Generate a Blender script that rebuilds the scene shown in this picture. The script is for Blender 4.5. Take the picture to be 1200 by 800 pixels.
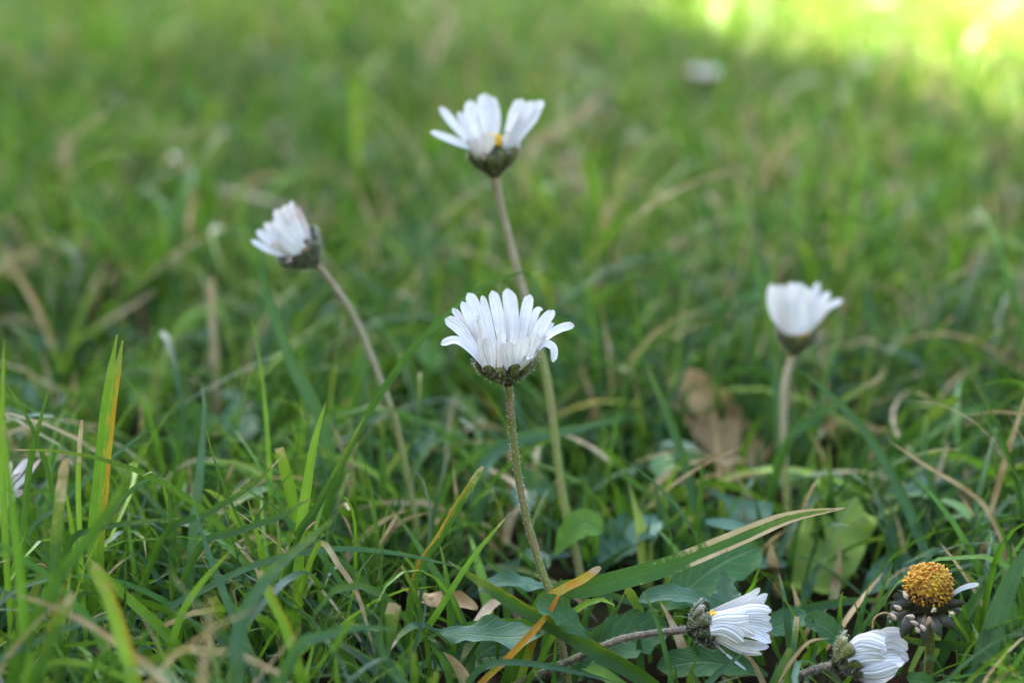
import bpy, math, random
import numpy as np
from mathutils import Vector
rng = np.random.default_rng(11)
random.seed(5)
R = math.radians
scene = bpy.context.scene
COL = scene.collection
for o in list(bpy.data.objects):
    bpy.data.objects.remove(o)

# ------------------------------------------------------------------ camera
PITCH = R(16.0); CAM_H = 0.13; LENS = 60.0
F = LENS / 36.0 * 1200.0                                # focal length in photo pixels
cam_data = bpy.data.cameras.new('camera')
cam = bpy.data.objects.new('camera', cam_data); COL.objects.link(cam)
cam.location = (0, 0, CAM_H); cam.rotation_euler = (R(90) - PITCH, 0, 0)
cam_data.lens = LENS; cam_data.sensor_width = 36; cam_data.sensor_fit = 'HORIZONTAL'
cam_data.clip_start = 0.01; cam_data.clip_end = 2000
cam_data.dof.use_dof = True; cam_data.dof.focus_distance = 0.2685; cam_data.dof.aperture_fstop = 10.5
cam_data.dof.aperture_blades = 0
scene.camera = cam

# ------------------------------------------------------------------ world, sun, exposure
SUN_EL = R(32); SUN_AZ = math.atan2(-0.8, 0.6)          # azimuth from +Y towards +X
sun_dir = Vector((math.sin(SUN_AZ) * math.cos(SUN_EL), math.cos(SUN_AZ) * math.cos(SUN_EL), math.sin(SUN_EL)))
world = bpy.data.worlds.new('World'); scene.world = world; world.use_nodes = True
wn = world.node_tree; wn.nodes.clear()
sky = wn.nodes.new('ShaderNodeTexSky'); sky.sky_type = 'NISHITA'; sky.sun_disc = False
sky.sun_elevation = SUN_EL; sky.sun_rotation = SUN_AZ
sky.air_density = 0.7; sky.dust_density = 2.0; sky.ozone_density = 0.2
bg = wn.nodes.new('ShaderNodeBackground'); bg.inputs['Strength'].default_value = 0.06
wo = wn.nodes.new('ShaderNodeOutputWorld')
wn.links.new(sky.outputs[0], bg.inputs[0]); wn.links.new(bg.outputs[0], wo.inputs[0])
sl = bpy.data.lights.new('sun', 'SUN'); sl.energy = 3.6; sl.angle = R(0.53); sl.color = (1.0, 0.92, 0.78)
so = bpy.data.objects.new('sun', sl); COL.objects.link(so)
so.rotation_euler = (-sun_dir).to_track_quat('-Z', 'Y').to_euler()
vs = scene.view_settings
vs.view_transform = 'Standard'; vs.look = 'None'; vs.gamma = 1; vs.use_curve_mapping = False
vs.exposure = 5.0
scene.cycles.use_denoising = True
scene.cycles.max_bounces = 6; scene.cycles.diffuse_bounces = 1; scene.cycles.transmission_bounces = 3
scene.cycles.transparent_max_bounces = 4
scene.cycles.sample_clamp_indirect = 6

# ------------------------------------------------------------------ helpers
FW = np.array([0, math.cos(PITCH), -math.sin(PITCH)]); UP = np.array([0, math.sin(PITCH), math.cos(PITCH)])
RT = np.array([1.0, 0, 0]); EYE = np.array([0, 0, CAM_H])
def P(px, py, d):
    return EYE + d * (FW + (px - 600) / F * RT - (py - 400) / F * UP)
def project(p):
    q = p - EYE; d = q @ FW
    dd = np.maximum(d, 1e-4)
    return 600 + F * (q @ RT) / dd, 400 - F * (q @ UP) / dd, d
def unit(v):
    v = np.asarray(v, float); n = np.linalg.norm(v, axis=-1, keepdims=True)
    return v / np.maximum(n, 1e-12)
def spline(pts, n):
    pts = np.asarray(pts, float); m = len(pts)
    if m == 2:
        t = np.linspace(0, 1, n)[:, None]; return pts[0] * (1 - t) + pts[1] * t
    seg = np.linalg.norm(np.diff(pts, axis=0), axis=1); s = np.concatenate([[0], np.cumsum(np.sqrt(seg))])
    s /= s[-1]
    tan = np.zeros_like(pts)
    for i in range(m):
        a, b = max(i - 1, 0), min(i + 1, m - 1)
        tan[i] = (pts[b] - pts[a]) / (s[b] - s[a])
    out = []
    for t in np.linspace(0, 1, n):
        i = min(np.searchsorted(s, t, 'right') - 1, m - 2); i = max(i, 0)
        h = s[i + 1] - s[i]; u = (t - s[i]) / h
        out.append((2*u**3 - 3*u**2 + 1) * pts[i] + (u**3 - 2*u**2 + u) * h * tan[i] + (-2*u**3 + 3*u**2) * pts[i+1] + (u**3 - u**2) * h * tan[i+1])
    return np.array(out)

class Geo:                                              # collects verts / faces / uvs / tints of ONE mesh
    def __init__(s): s.v = []; s.f = []; s.uv = []; s.c = []; s.m = []; s.n = 0
    def add(s, v, f, uv=None, c=(0.5, 0, 0, 0), mi=0):
        v = np.asarray(v, float); f = [tuple(int(i) + s.n for i in q) for q in f]
        s.v.append(v); s.f += f; s.m += [mi] * len(f)
        s.uv.append(np.zeros((len(v), 2)) if uv is None else np.asarray(uv, float))
        s.c.append(np.tile(np.asarray(c, float), (len(v), 1)) if np.ndim(c) == 1 else np.asarray(c, float))
        s.n += len(v)
    def build(s, name, mats, parent=None, origin=None):
        v = np.concatenate(s.v)
        off = np.zeros(3)
        if parent is not None: off = np.array(ROOT[parent.name])
        elif origin is not None: off = np.asarray(origin, float)
        me = bpy.data.meshes.new(name); me.from_pydata((v - off).tolist(), [], s.f)
        uv = np.concatenate(s.uv); c = np.concatenate(s.c)
        li = np.empty(len(me.loops), dtype=np.int32); me.loops.foreach_get('vertex_index', li)
        me.uv_layers.new(name='UVMap').data.foreach_set('uv', uv[li].astype(np.float32).ravel())
        me.color_attributes.new('tint', 'FLOAT_COLOR', 'POINT').data.foreach_set('color', c.astype(np.float32).ravel())
        if not isinstance(mats, (list, tuple)): mats = [mats]
        for m in mats: me.materials.append(m)
        me.polygons.foreach_set('material_index', np.array(s.m, dtype=np.int32))
        me.polygons.foreach_set('use_smooth', np.ones(len(me.polygons), dtype=bool))
        me.update()
        o = bpy.data.objects.new(name, me); COL.objects.link(o)
        if parent is not None:
            o.parent = parent; ROOT[o.name] = ROOT[parent.name]
        else:
            o.location = off; ROOT[o.name] = tuple(off)
        return o
ROOT = {}
def empty(name, loc):
    o = bpy.data.objects.new(name, None); COL.objects.link(o); o.location = loc; o.empty_display_size = 0.005
    ROOT[o.name] = tuple(loc); return o
def tag(o, label, cat, group=None, kind=None):
    o['label'] = label; o['category'] = cat
    if group: o['group'] = group
    if kind: o['kind'] = kind
    return o

def grid_faces(n, k):
    return [(i*k + j, i*k + j + 1, (i+1)*k + j + 1, (i+1)*k + j) for i in range(n - 1) for j in range(k - 1)]
def tube(path, rad, sides=10, cap=True):
    path = np.asarray(path); n = len(path); rad = np.broadcast_to(rad, (n,))
    T = unit(np.gradient(path, axis=0)); ref = np.array([0.3, 0.9, 0.2]); A = unit(np.cross(T, ref)); B = np.cross(T, A)
    an = np.linspace(0, 2*np.pi, sides, endpoint=False)
    v = (path[:, None] + rad[:, None, None] * (np.cos(an)[None, :, None] * A[:, None] + np.sin(an)[None, :, None] * B[:, None])).reshape(-1, 3)
    f = [(i*sides + j, i*sides + (j+1) % sides, (i+1)*sides + (j+1) % sides, (i+1)*sides + j) for i in range(n-1) for j in range(sides)]
    uv = np.stack(np.meshgrid(np.linspace(0, 1, n), np.linspace(0, 1, sides), indexing='ij')[::-1], -1).reshape(-1, 2)
    if cap: f.append(tuple(range(sides - 1, -1, -1))); f.append(tuple((n-1)*sides + j for j in range(sides)))
    return v, f, uv
def add_hairs(g, pts, nrm, n_dir, length, mi, r):
    """short pale hairs: one thin triangle each"""
    for p, d in zip(pts, nrm):
        d = unit(d + r.normal(0, .35, 3) + n_dir); L = length * r.uniform(.5, 1.2)
        side = unit(np.cross(d, r.normal(0, 1, 3))) * 0.000025
        bend = r.normal(0, .15, 3) * L
        m = p + d * L * .55 + bend * .3
        g.add([p - side, p + side, m + side*.7, m - side*.7, p + d * L + bend], [(0, 1, 2, 3), (3, 2, 4)], mi=mi)

# ------------------------------------------------------------------ materials
def new_mat(name):
    m = bpy.data.materials.new(name); m.use_nodes = True; nt = m.node_tree; nt.nodes.clear()
    return m, nt
class NT:
    def __init__(s, nt): s.t = nt
    def n(s, typ, **kw):
        nd = s.t.nodes.new(typ)
        for k, v in kw.items():
            if k.startswith('i_'): nd.inputs[k[2:].replace('_', ' ')].default_value = v
            else: setattr(nd, k, v)
        return nd
    def l(s, a, b): s.t.links.new(a, b)
    def math(s, op, a, b=None, c=None):
        nd = s.t.nodes.new('ShaderNodeMath'); nd.operation = op
        for i, x in enumerate((a, b, c)):
            if x is None: continue
            if isinstance(x, (int, float)): nd.inputs[i].default_value = x
            else: s.l(x, nd.inputs[i])
        return nd.outputs[0]
    def smooth(s, x, a, b):
        nd = s.t.nodes.new('ShaderNodeMapRange'); nd.interpolation_type = 'SMOOTHSTEP'
        for k, v in (('Value', x), ('From Min', a), ('From Max', b)):
            if isinstance(v, (int, float)): nd.inputs[k].default_value = v
            else: s.l(v, nd.inputs[k])
        return nd.outputs[0]
    def mix(s, fac, a, b, mode='MIX'):
        nd = s.t.nodes.new('ShaderNodeMix'); nd.data_type = 'RGBA'; nd.blend_type = mode
        for k, x in ((0, fac), (6, a), (7, b)):
            if isinstance(x, (int, float)): nd.inputs[k].default_value = x
            elif isinstance(x, tuple): nd.inputs[k].default_value = (*x, 1)
            else: s.l(x, nd.inputs[k])
        return nd.outputs[2]
    def ramp(s, x, stops):
        nd = s.t.nodes.new('ShaderNodeValToRGB'); e = nd.color_ramp.elements
        while len(e) < len(stops): e.new(0.5)
        for el, (p, c) in zip(e, stops): el.position = p; el.color = (*c, 1)
        s.l(x, nd.inputs[0]); return nd.outputs[0]
    def noise(s, vec, scale, detail=3, rough=.55):
        nd = s.t.nodes.new('ShaderNodeTexNoise'); nd.inputs['Scale'].default_value = scale
        nd.inputs['Detail'].default_value = detail; nd.inputs['Roughness'].default_value = rough
        if vec is not None: s.l(vec, nd.inputs['Vector'])
        return nd.outputs[0]
    def finish(s, col, rough, trans=0.0, tcol=None, bump=None, bstr=.3, bdist=.0001, spec=.5):
        pb = s.n('ShaderNodeBsdfPrincipled'); s.l(col, pb.inputs['Base Color'])
        if isinstance(rough, (int, float)): pb.inputs['Roughness'].default_value = rough
        else: s.l(rough, pb.inputs['Roughness'])
        pb.inputs['Specular IOR Level'].default_value = spec
        out = s.n('ShaderNodeOutputMaterial'); sh = pb.outputs[0]
        if bump is not None:
            b = s.n('ShaderNodeBump'); b.inputs['Strength'].default_value = bstr; b.inputs['Distance'].default_value = bdist
            s.l(bump, b.inputs['Height']); s.l(b.outputs[0], pb.inputs['Normal'])
        if trans > 0:
            tr = s.n('ShaderNodeBsdfTranslucent'); s.l(tcol if tcol is not None else col, tr.inputs[0])
            mx = s.n('ShaderNodeMixShader'); mx.inputs[0].default_value = trans
            s.l(sh, mx.inputs[1]); s.l(tr.outputs[0], mx.inputs[2]); sh = mx.outputs[0]
        s.l(sh, out.inputs[0])

def mat_blade():
    m, nt = new_mat('grass_blade'); q = NT(nt)
    at = q.n('ShaderNodeAttribute', attribute_name='tint'); sp = q.n('ShaderNodeSeparateColor'); q.l(at.outputs['Color'], sp.inputs[0])
    r, g, b, a = sp.outputs[0], sp.outputs[1], sp.outputs[2], at.outputs['Alpha']
    uvn = q.n('ShaderNodeUVMap', uv_map='UVMap'); sx = q.n('ShaderNodeSeparateXYZ'); q.l(uvn.outputs[0], sx.inputs[0])
    u, v = sx.outputs[0], sx.outputs[1]
    geo = q.n('ShaderNodeNewGeometry'); pos = geo.outputs['Position']
    n1 = q.noise(pos, 260, 3); n2 = q.noise(pos, 1500, 2)
    base = q.ramp(r, [(0.0, (.055, .125, .062)), (.09, (.020, .070, .024)), (.30, (.010, .048, .009)), (.52, (.060, .172, .016)), (.85, (.205, .355, .028)), (1.0, (.28, .33, .07))])  # lowest stop: glaucous green that also carries bluish sky highlights as colour
    vein = q.math('SINE', q.math('MULTIPLY', u, 44.0))
    vf = q.math('MULTIPLY_ADD', vein, .13, .95)
    keel = q.smooth(q.math('ABSOLUTE', q.math('SUBTRACT', u, .5)), .0, .07)
    vf = q.math('MULTIPLY', vf, q.math('MULTIPLY_ADD', keel, -.25, 1.22))
    var = q.math('MULTIPLY', vf, q.math('MULTIPLY_ADD', n1, .9, .55))
    cc = q.n('ShaderNodeCombineColor'); [q.l(var, cc.inputs[i]) for i in range(3)]
    base = q.mix(1.0, base, cc.outputs[0], 'MULTIPLY')
    # yellow-green zone then straw towards the dry tip
    vv = q.math('ADD', v, q.math('MULTIPLY', q.math('SUBTRACT', q.math('ADD', n1, q.math('MULTIPLY', n2, .5)), .85), .45))
    th = q.math('SUBTRACT', 1.0, g)
    ym = q.smooth(vv, q.math('SUBTRACT', th, .28), th)
    dm = q.smooth(vv, q.math('SUBTRACT', th, .05), q.math('ADD', th, .08))
    straw = q.mix(q.smooth(n1, .35, .7), (.26, .18, .075), (.46, .37, .21))
    base = q.mix(q.math('MULTIPLY', ym, .6), base, (.20, .22, .03))
    base = q.mix(dm, base, straw)
    # rust along one edge
    cv = q.n('ShaderNodeCombineXYZ'); q.l(q.math('MULTIPLY', u, 9.0), cv.inputs[0]); q.l(q.math('MULTIPLY', v, 16.0), cv.inputs[1]); q.l(b, cv.inputs[2])
    n3 = q.noise(cv.outputs[0], 1.3, 3, .65)
    rm = q.smooth(q.math('ADD', q.math('ADD', q.math('MULTIPLY', b, .5), q.math('MULTIPLY', n3, 1.5)), q.math('MULTIPLY', q.math('SUBTRACT', 1.0, u), .9)), 1.50, 1.84)
    rm = q.math('MULTIPLY', rm, q.math('MULTIPLY', q.smooth(v, .3, .5), q.math('SUBTRACT', 1.0, q.smooth(v, .84, .95))))
    rm = q.math('MULTIPLY', rm, q.smooth(b, .0, .15)); rm = q.math('MAXIMUM', rm, q.math('MULTIPLY', q.smooth(b, .84, .88), q.math('MULTIPLY', q.smooth(q.math('ADD', v, n1), .45, .9), q.math('SUBTRACT', 1.0, q.smooth(vv, .80, .93)))))
    base = q.mix(rm, base, q.mix(q.smooth(n1, .35, .65), q.mix(n2, (.30, .25, .03), (.55, .27, .02)), q.mix(n2, (.62, .17, .01), (.30, .10, .015))))
    # dry brown edges near the tip
    ed = q.math('MULTIPLY', q.smooth(q.math('ADD', q.math('ABSOLUTE', q.math('SUBTRACT', u, .46)), q.math('MULTIPLY', q.math('SUBTRACT', n1, .5), .12)), .20, .27), q.smooth(vv, .48, .60))
    ed = q.math('MULTIPLY', ed, a)
    base = q.mix(ed, base, q.mix(n1, (.36, .20, .06), (.58, .44, .30)))
    # specks
    base = q.mix(q.math('MULTIPLY', q.smooth(n2, .70, .76), .5), base, (.16, .11, .05))
    tcol = q.mix(.55, base, q.mix(dm, (.17, .36, .015), (.4, .30, .14)))
    rough = q.math('MULTIPLY_ADD', n1, .25, .25)
    q.finish(base, rough, .28, tcol, bump=vein, bstr=.35, bdist=.00006, spec=.19)
    return m
def mat_petal():
    m, nt = new_mat('petal'); q = NT(nt)
    uvn = q.n('ShaderNodeUVMap', uv_map='UVMap'); sx = q.n('ShaderNodeSeparateXYZ'); q.l(uvn.outputs[0], sx.inputs[0])
    at = q.n('ShaderNodeAttribute', attribute_name='tint'); sp = q.n('ShaderNodeSeparateColor'); q.l(at.outputs['Color'], sp.inputs[0])
    geo = q.n('ShaderNodeNewGeometry'); n1 = q.noise(geo.outputs['Position'], 420, 3); n2 = q.noise(geo.outputs['Position'], 1600, 2)
    line = q.math('SINE', q.math('MULTIPLY_ADD', sx.outputs[0], 30.0, q.math('MULTIPLY', n1, 3.0)))
    col = q.mix(q.smooth(n1, .3, .75), (.71, .695, .66), (.81, .795, .76))
    col = q.mix(q.math('MULTIPLY', q.smooth(line, .3, 1.0), .22), col, (.52, .52, .56))
    pk = q.math('MULTIPLY', sp.outputs[0], q.smooth(q.math('ADD', sx.outputs[1], q.math('MULTIPLY', n1, .5)), .55, 1.2))
    col = q.mix(pk, col, (.62, .40, .36))
    col = q.mix(q.math('MULTIPLY', q.smooth(sx.outputs[1], .94, 1.0), q.math('MULTIPLY', q.smooth(n2, .5, .65), .4)), col, (.62, .50, .34))
    col = q.mix(q.math('MULTIPLY', q.smooth(n2, .72, .78), .3), col, (.45, .42, .38))
    hgt = q.math('ADD', line, q.math('MULTIPLY', n2, .6))
    q.finish(col, .5, .18, None, bump=hgt, bstr=.7, bdist=.00006, spec=.35)
    return m
def mat_simple(name, c1, c2, scale, rough=.55, trans=0.0, c3=None, bstr=.4, bdist=.0001, spec=.4):
    m, nt = new_mat(name); q = NT(nt)
    geo = q.n('ShaderNodeNewGeometry'); n1 = q.noise(geo.outputs['Position'], scale, 4, .6); n2 = q.noise(geo.outputs['Position'], scale * 4.3, 3)
    col = q.mix(q.smooth(n1, .35, .65), c1, c2)
    if c3: col = q.mix(q.smooth(n2, .58, .70), col, c3)
    q.finish(col, rough, trans, None, bump=n2, bstr=bstr, bdist=bdist, spec=spec)
    return m
def mat_leaf(name):
    m, nt = new_mat(name); q = NT(nt)
    at = q.n('ShaderNodeAttribute', attribute_name='tint'); sp = q.n('ShaderNodeSeparateColor'); q.l(at.outputs['Color'], sp.inputs[0])
    uvn = q.n('ShaderNodeUVMap', uv_map='UVMap'); sx = q.n('ShaderNodeSeparateXYZ'); q.l(uvn.outputs[0], sx.inputs[0])
    u, v = sx.outputs[0], sx.outputs[1]
    geo = q.n('ShaderNodeNewGeometry'); n1 = q.noise(geo.outputs['Position'], 170, 4); n2 = q.noise(geo.outputs['Position'], 900, 3)
    base = q.ramp(sp.outputs[0], [(0, (.070, .150, .095)), (.35, (.030, .100, .022)), (.7, (.10, .22, .02)), (1, (.24, .32, .035))])
    mid = q.smooth(q.math('ABSOLUTE', q.math('SUBTRACT', u, .5)), .008, .045)
    # side veins run obliquely from the midrib
    sv = q.math('SINE', q.math('MULTIPLY', q.math('SUBTRACT', v, q.math('MULTIPLY', q.math('ABSOLUTE', q.math('SUBTRACT', u, .5)), .55)), 48.0))
    svm = q.smooth(sv, .75, 1.0)
    base = q.mix(q.smooth(n1, .3, .7), base, q.mix(.35, base, (.02, .06, .012)))
    base = q.mix(q.math('MULTIPLY', q.math('SUBTRACT', 1.0, mid), .6), base, (.14, .22, .09))
    base = q.mix(q.math('MULTIPLY', svm, .35), base, (.12, .20, .07))
    brown = q.math('MULTIPLY', sp.outputs[1], q.smooth(n1, .25, .5))
    base = q.mix(brown, base, q.mix(n2, (.16, .08, .03), (.36, .22, .10)))
    base = q.mix(q.math('MULTIPLY', q.smooth(n1, .70, .74), .7), base, (.07, .04, .02))
    h = q.math('ADD', q.math('MULTIPLY', n2, .8), q.math('MULTIPLY', q.math('ADD', mid, q.math('MULTIPLY', svm, -.4)), 1.2))
    q.finish(base, q.math('MULTIPLY_ADD', n2, .3, .42), .15, q.mix(.4, base, (.2, .34, .03)), bump=h, bstr=.7, bdist=.0003, spec=.25)
    return m
M_BLADE = mat_blade(); M_PETAL = mat_petal(); M_LEAF = mat_leaf('broad_leaf')
def mat_stem(name, low, high, speck):
    m, nt = new_mat(name); q = NT(nt)
    uvn = q.n('ShaderNodeUVMap', uv_map='UVMap'); sx = q.n('ShaderNodeSeparateXYZ'); q.l(uvn.outputs[0], sx.inputs[0])
    geo = q.n('ShaderNodeNewGeometry'); n1 = q.noise(geo.outputs['Position'], 260, 4, .6); n2 = q.noise(geo.outputs['Position'], 1500, 3); n3 = q.noise(geo.outputs['Position'], 60, 2)
    t = q.smooth(q.math('ADD', sx.outputs[1], q.math('MULTIPLY', q.math('SUBTRACT', n3, .5), .9)), .3, .85)
    col = q.mix(t, low, high)
    col = q.mix(q.math('MULTIPLY', q.smooth(n1, .45, .65), .7), col, speck)
    col = q.mix(q.math('MULTIPLY', q.smooth(n2, .56, .68), .5), col, (.36, .32, .22))
    rib = q.math('SINE', q.math('MULTIPLY', sx.outputs[0], 44.0))
    q.finish(col, .6, .0, None, bump=q.math('ADD', n2, q.math('MULTIPLY', rib, .25)), bstr=.7, bdist=.00012, spec=.3)
    return m
M_STEM = mat_stem('daisy_stem', (.150, .155, .030), (.115, .120, .026), (.21, .135, .075))
M_STEM_P = mat_stem('daisy_stem_pinkish', (.17, .20, .04), (.28, .22, .14), (.20, .17, .07))
M_HAIR = mat_simple('pale_hair', (.55, .54, .47), (.62, .6, .52), 500, .6, .3)
def mat_bract(name, c1, c2, ce):
    m, nt = new_mat(name); q = NT(nt)
    uvn = q.n('ShaderNodeUVMap', uv_map='UVMap'); sx = q.n('ShaderNodeSeparateXYZ'); q.l(uvn.outputs[0], sx.inputs[0])
    geo = q.n('ShaderNodeNewGeometry'); n1 = q.noise(geo.outputs['Position'], 700, 4, .6); n2 = q.noise(geo.outputs['Position'], 2600, 3)
    col = q.mix(q.smooth(n1, .35, .65), c1, c2)
    ed = q.smooth(q.math('ADD', q.math('ABSOLUTE', q.math('SUBTRACT', sx.outputs[0], .5)), q.math('MULTIPLY', q.math('SUBTRACT', n1, .5), .3)), .26, .46)
    col = q.mix(q.math('MULTIPLY', ed, .8), col, ce)
    q.finish(col, .5, .05, None, bump=n2, bstr=.5, bdist=.00008, spec=.35)
    return m
M_BRACT = mat_bract('bract', (.075, .090, .016), (.135, .140, .030), (.022, .024, .010))
M_BRACT_S = mat_bract('bract_withered', (.045, .062, .016), (.095, .098, .036), (.02, .016, .008))
M_SEED_B = mat_simple('brown_florets', (.30, .12, .015), (.16, .07, .02), 420, .7, .05, (.42, .22, .03))
M_STEM_B = mat_stem('daisy_stem_brown', (.13, .115, .045), (.15, .105, .070), (.075, .055, .035))
M_BRACT_D = mat_bract('bract_dark', (.050, .062, .024), (.090, .100, .045), (.018, .018, .010))
M_DISC = mat_simple('yellow_disc', (.75, .40, .015), (.85, .55, .03), 900, .6, .1)
M_SEED = mat_simple('gold_florets', (.60, .34, .025), (.48, .21, .012), 420, .6, .12, (.66, .46, .09))
M_CHIP = mat_simple('withered_petal', (.40, .28, .17), (.56, .44, .33), 900, .6, .2)
M_DRY = mat_simple('dead_leaf', (.30, .19, .075), (.42, .29, .13), 120, .7, .15, (.18, .11, .05))
def mat_soil():
    m, nt = new_mat('soil'); q = NT(nt)
    geo = q.n('ShaderNodeNewGeometry'); p = geo.outputs['Position']
    n1 = q.noise(p, 60, 6, .65); n2 = q.noise(p, 9, 4); n3 = q.noise(p, 600, 4)
    col = q.mix(q.smooth(n1, .35, .65), (.006, .005, .003), (.020, .014, .008))
    col = q.mix(q.smooth(n2, .45, .6), col, q.mix(n3, (.008, .012, .004), (.014, .022, .006)))
    sx = q.n('ShaderNodeSeparateXYZ'); q.l(p, sx.inputs[0])
    ln = q.n('ShaderNodeVectorMath', operation='LENGTH'); q.l(p, ln.inputs[0])
    far = q.smooth(ln.outputs['Value'], 3.0, 5.0)          # beyond the modelled blades the turf itself colours the sheet
    col = q.mix(far, col, q.mix(n2, (.045, .105, .022), (.075, .14, .03)))
    q.finish(col, .9, 0, bump=n1, bstr=.8, bdist=.002, spec=.0)
    return m
M_SOIL = mat_soil()

# ------------------------------------------------------------------ ground: one sheet to the horizon
def axis_coords():
    a = [0]; s = .012
    while a[-1] < 600: a.append(a[-1] + s); s *= 1.0 if a[-1] < .9 else 1.35
    a = np.array(a); return np.concatenate([-a[:0:-1], a])
ax = axis_coords(); gx, gy = np.meshgrid(ax, ax + .4)
ph = rng.uniform(0, 6.28, 24); kx = rng.normal(0, 40, 24); ky = rng.normal(0, 40, 24)
def bumps(x, y):
    z = np.zeros_like(x)
    for i in range(24): z = z + np.sin(kx[i]*x + ky[i]*y + ph[i])
    return z * .0007 - .002
gz = bumps(gx, gy) * np.exp(-(gx**2 + gy**2) / 9)
g = Geo(); n = len(ax)
g.add(np.stack([gx, gy, gz], -1).reshape(-1, 3), grid_faces(n, n))
gr = g.build('ground', M_SOIL); gr['kind'] = 'structure'
gr['label'] = 'dark soil ground under the lawn'; gr['category'] = 'ground'

# ------------------------------------------------------------------ keep-out zones so that random blades stay clear of the flowers
KEEP = []                                               # (px, py, radius, depth)
def keep_path(pts, rad, d): 
    for x, y in spline(np.array([(a, b, 0) for a, b in pts]), 24)[:, :2]: KEEP.append((x, y, rad, d))
for c in [(594, 395, 92, .275), (575, 160, 88, .325), (338, 280, 62, .325), (936, 372, 62, .36), (862, 728, 56, .275), (1028, 768, 46, .27), (1088, 695, 62, .275)]: KEEP.append(c)
keep_path([(595, 450), (604, 540), (625, 640), (648, 705)], 11, .272)
keep_path([(580, 200), (610, 330), (645, 480), (670, 620)], 9, .31)
keep_path([(368, 310), (420, 390), (455, 480)], 9, .312)
keep_path([(920, 420), (920, 560)], 13, .34)
keep_path([(805, 738), (740, 750), (660, 785)], 11, .268)
keep_path([(670, 620), (680, 672)], 9, .30)
for c in [(978, 635, 48, .305), (838, 665, 40, .283), (795, 698, 34, .272), (968, 735, 26, .270), (575, 745, 46, .268), (730, 755, 38, .272), (862, 586, 30, .318), (660, 618, 24, .298)]: KEEP.append(c)
for c in [(840, 492, 36, .372), (826, 90, 12, .80), (728, 642, 40, .31), (604, 688, 28, .28), (560, 690, 24, .282)]: KEEP.append(c)
for pts, d in [([(120, 372), (165, 330), (215, 292), (276, 262)], .45), ([(75, 440), (58, 395), (35, 345), (0, 292)], .42), ([(254, 470), (252, 420), (249, 370), (248, 324)], .39),
               ([(84, 400), (97, 365), (126, 303)], .43), ([(85, 405), (120, 380), (186, 338)], .43), ([(1062, 590), (1010, 500), (935, 430)], .31), ([(812, 575), (788, 500), (758, 428)], .32),
               ([(572, 540), (605, 515), (660, 506), (735, 489)], .32), ([(240, 690), (310, 658), (390, 643), (470, 649), (550, 667)], .262), ([(690, 757), (605, 708), (525, 657)], .265),
               ([(700, 686), (780, 664), (860, 632), (925, 606), (990, 595)], .268), ([(359, 575), (368, 520), (382, 470)], .27), ([(370, 597), (398, 545), (427, 488)], .268), ([(200, 620), (198, 550)], .268),
               ([(272, 590), (252, 540), (239, 494)], .27), ([(200, 625), (245, 600), (296, 568), (334, 531)], .268), ([(280, 622), (330, 604), (368, 584)], .266), ([(500, 650), (515, 630), (540, 588), (566, 546)], .27),
               ([(510, 722), (552, 656), (599, 599)], .266), ([(118, 570), (127, 480), (140, 398)], .268), ([(92, 580), (96, 492)], .266), ([(340, 430), (318, 360), (302, 303)], .32),
               ([(420, 505), (468, 430), (514, 378)], .298), ([(945, 525), (1000, 462), (1040, 436)], .335)]: keep_path(pts, 6, d)
KEEP = np.array(KEEP)
YX = [0, 60, 160, 240, 400, 480, 560, 640, 760, 900, 1000, 1100, 1200]
YY = [440, 430, 500, 500, 520, 560, 620, 690, 720, 700, 690, 640, 600]

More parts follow.
